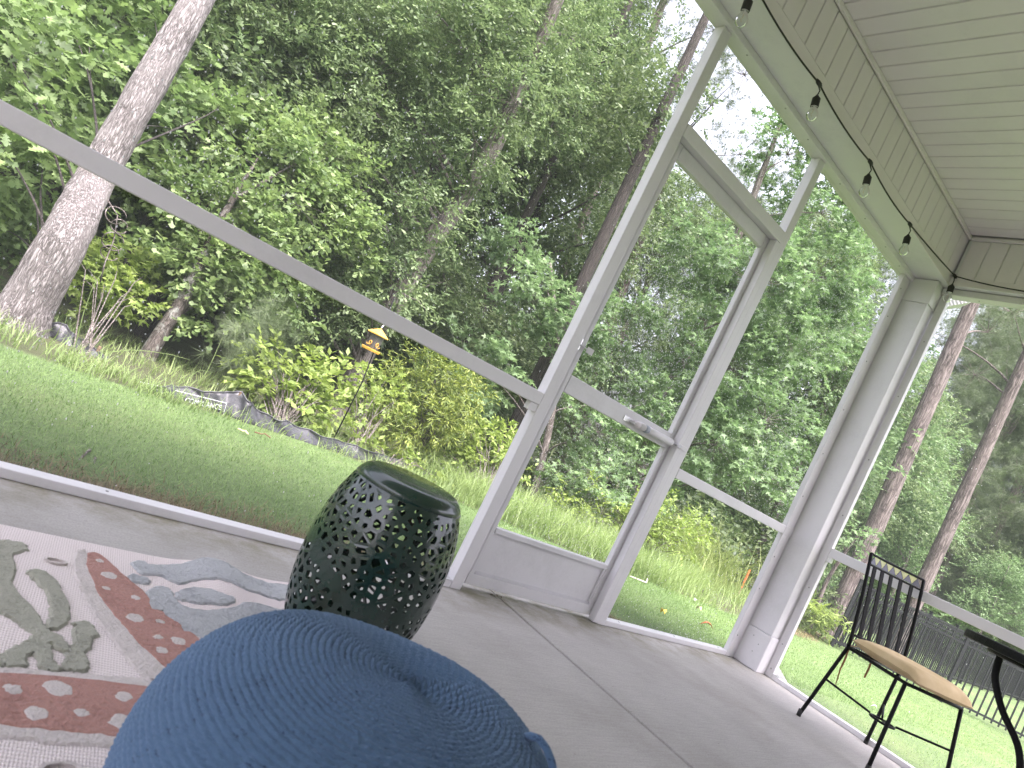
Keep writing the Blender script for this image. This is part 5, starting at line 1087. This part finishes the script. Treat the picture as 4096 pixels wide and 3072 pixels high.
# ------------------------------------------------------------------ black metal fence
def fence():
    c = hit(3325, 2585); c0 = np.array([c[0], c[1]]); r1 = hit(4070, 2960); e1 = np.array([r1[0], r1[1]]); d1 = (e1 - c0) / np.linalg.norm(e1 - c0); e1 = c0 + d1 * 5.2
    e2 = np.array(at(4096, 2760, 27)[:2]); d2 = (e2 - c0) / np.linalg.norm(e2 - c0); e2 = c0 + d2 * 20
    t = thing('metal_fence', (c0[0], c0[1], ground(*c0)), 'black metal picket fence across the lawn behind the chair', 'fence'); H_ = 1.23; pk = None; ps = None
    for (a, b) in ((c0, e1), (c0, e2)):
        d = b - a; Ln = np.linalg.norm(d); d = d / Ln; n = int(Ln / .118)
        z = lambda s_: ground(*(a + d * s_))
        for hz in (.11, H_ - .16, H_ - .02):
            seg = 8 if Ln < 8 else 16
            for i in range(seg):
                s0, s1 = Ln * i / seg, Ln * (i + 1) / seg; p, q = a + d * s0, a + d * s1
                MB().bar((p[0], p[1], z(s0) + hz), (q[0], q[1], z(s1) + hz), .03, .034).build('rail', M['fence'], t)
        for i in range(1, n):
            if i % 16 == 0: continue
            p = a + d * (i * .118); zz = ground(*p)
            if pk is None: pk = MB().box((-.0105, -.0105, .05), (.0105, .0105, H_)).build('picket', M['fence'], loc=(p[0], p[1], zz)); pk.rotation_euler.z = math.atan2(d[1], d[0]); put(pk, t)
            else: share(pk, 'picket', (p[0], p[1], zz), t, (0, 0, math.atan2(d[1], d[0])))
        for i in range(0, n + 1, 16):
            if i == 0 and b is e2: continue
            p = a + d * (i * .118); zz = ground(*p)
            if ps is None: ps = MB().box((-.026, -.026, -.1), (.026, .026, H_ + .04)).box((-.032, -.032, H_ + .0405), (.032, .032, H_ + .06)).build('post', M['fence'], loc=(p[0], p[1], zz)); ps.rotation_euler.z = math.atan2(d[1], d[0]); put(ps, t)
            else: share(ps, 'post', (p[0], p[1], zz), t, (0, 0, math.atan2(d[1], d[0])))
fence()
# ------------------------------------------------------------------ stake, straw bed, fallen leaves and twigs
b = hit(2944, 2397); g = ground(b[0], b[1]); t = thing('survey_stake', (b[0], b[1], g), 'wooden stake with an orange painted top in the tall grass', 'stake')
up = Vector((.03, .02, 1)).normalized(); p = Vector((b[0], b[1], g)); MB().bar(p - up * .15, p + up * .22, .035, .02, up=(0, 1, 0)).build('stake_foot', M['stakewood'], t)
MB().bar(p + up * .2201, p + up * .57, .036, .021, up=(0, 1, 0)).build('painted_top', simple('orange_paint', (.72, .13, .04), (.8, .18, .07), .6, 60), t, bevel=.003)
x = rng.uniform(4.8, 10, 5000); P = np.stack([x, lawn_edge(x) + rng.normal(.18, .13, 5000), 0 * x], 1); P = P[P[:, 0] > 6.3]
grass('straw_mulch', 'pale straw and pine needles along the bed edge by the fence corner', P, .07, .004, 1.8, M['deadblade'], 2, 'straw')
def fallen(label, u, v, ln, c, cat='leaf', curl=.25):
    X = hit(u, v); z = ground(X[0], X[1]) + .022; a = random.uniform(0, 3); d = Vector((math.cos(a), math.sin(a), 0)); s_ = Vector((-d.y, d.x, 0)); p = Vector((X[0], X[1], z)); mb = MB(); V = []
    for k, (t_, w_) in enumerate(((-.5, .02), (-.25, .2), (.05, .27), (.3, .16), (.5, .01))):
        for sg in (-1, 0, 1): V.append(p + d * t_ * ln + s_ * sg * w_ * ln + Vector((0, 0, (curl * ln * w_ * 3 * (abs(sg) * .6) + .02 * math.sin(k)))))
    F = [(3 * i + j, 3 * i + j + 1, 3 * i + j + 4, 3 * i + j + 3) for i in range(4) for j in range(2)]; o = mb.add(V, F).build('fallen_leaf', simple('leaf_' + label.split()[0], c, tuple(x * 1.25 for x in c), .7, 60), smooth=True); tag(o, label, cat, 'fallen leaves on the lawn'); s2 = o.modifiers.new('t', 'SOLIDIFY'); s2.thickness = .0015
fallen('rust brown fallen leaf on the lawn near the corner column', 2821, 2514, .10, (.30, .10, .03)); fallen('yellow fallen leaf on the lawn, left of the rust brown one', 2645, 2461, .075, (.62, .42, .05)); fallen('beige curled fallen leaf beyond the rust brown one', 2790, 2445, .07, (.45, .36, .24))
fallen('white scrap lying in the grass edge behind the yellow leaf', 2775, 2412, .06, (.62, .62, .62), 'litter'); fallen('small pale leaf on the side lawn behind the chair legs', 3490, 2840, .06, (.6, .6, .55))
def twig(label, px, r, c):
    P = []
    for u, v in px: X = hit(u, v); P.append((X[0], X[1], ground(X[0], X[1]) + .025))
    tag(MB().tube(P, r, 6).build('fallen_twig', simple('twig_' + label.split()[0], c, tuple(x * 1.3 for x in c), .9, 60), smooth=True), label, 'twig', 'fallen twigs')
twig('pale bent twig on the lawn just right of the door', [(2515, 2315), (2548, 2328), (2580, 2341), (2592, 2303)], .006, (.42, .38, .33)); twig('cream dry twig on the lawn below the silt fence', [(945, 1728), (965, 1738), (975, 1736), (985, 1750)], .005, (.5, .42, .25)); twig('brown forked twig right of the cream one below the silt fence', [(1012, 1742), (1040, 1750), (1052, 1748), (1075, 1764)], .004, (.16, .08, .05))
shrub('sill_weed', 'blue-green weed at the porch sill on the far left', (335, 1895), [(330, 1880, 3.15, .05), (300, 1890, 3.15, .04), (365, 1870, 3.2, .04)], 'lance', .05, leafmat('blue_weed', (.06, .11, .08), (.13, .19, .13), .3), n_st=1, clump_area=.006, spray_len=.03, clump_r=.02)
shrub('clover_weed', 'tiny bright weed poking up behind the porch sill', (450, 1955), [(450, 1945, 3.0, .025), (435, 1938, 3.0, .02)], 'ovate', .022, M['limeleaf'], n_st=1, clump_area=.003, spray_len=.02, clump_r=.012)
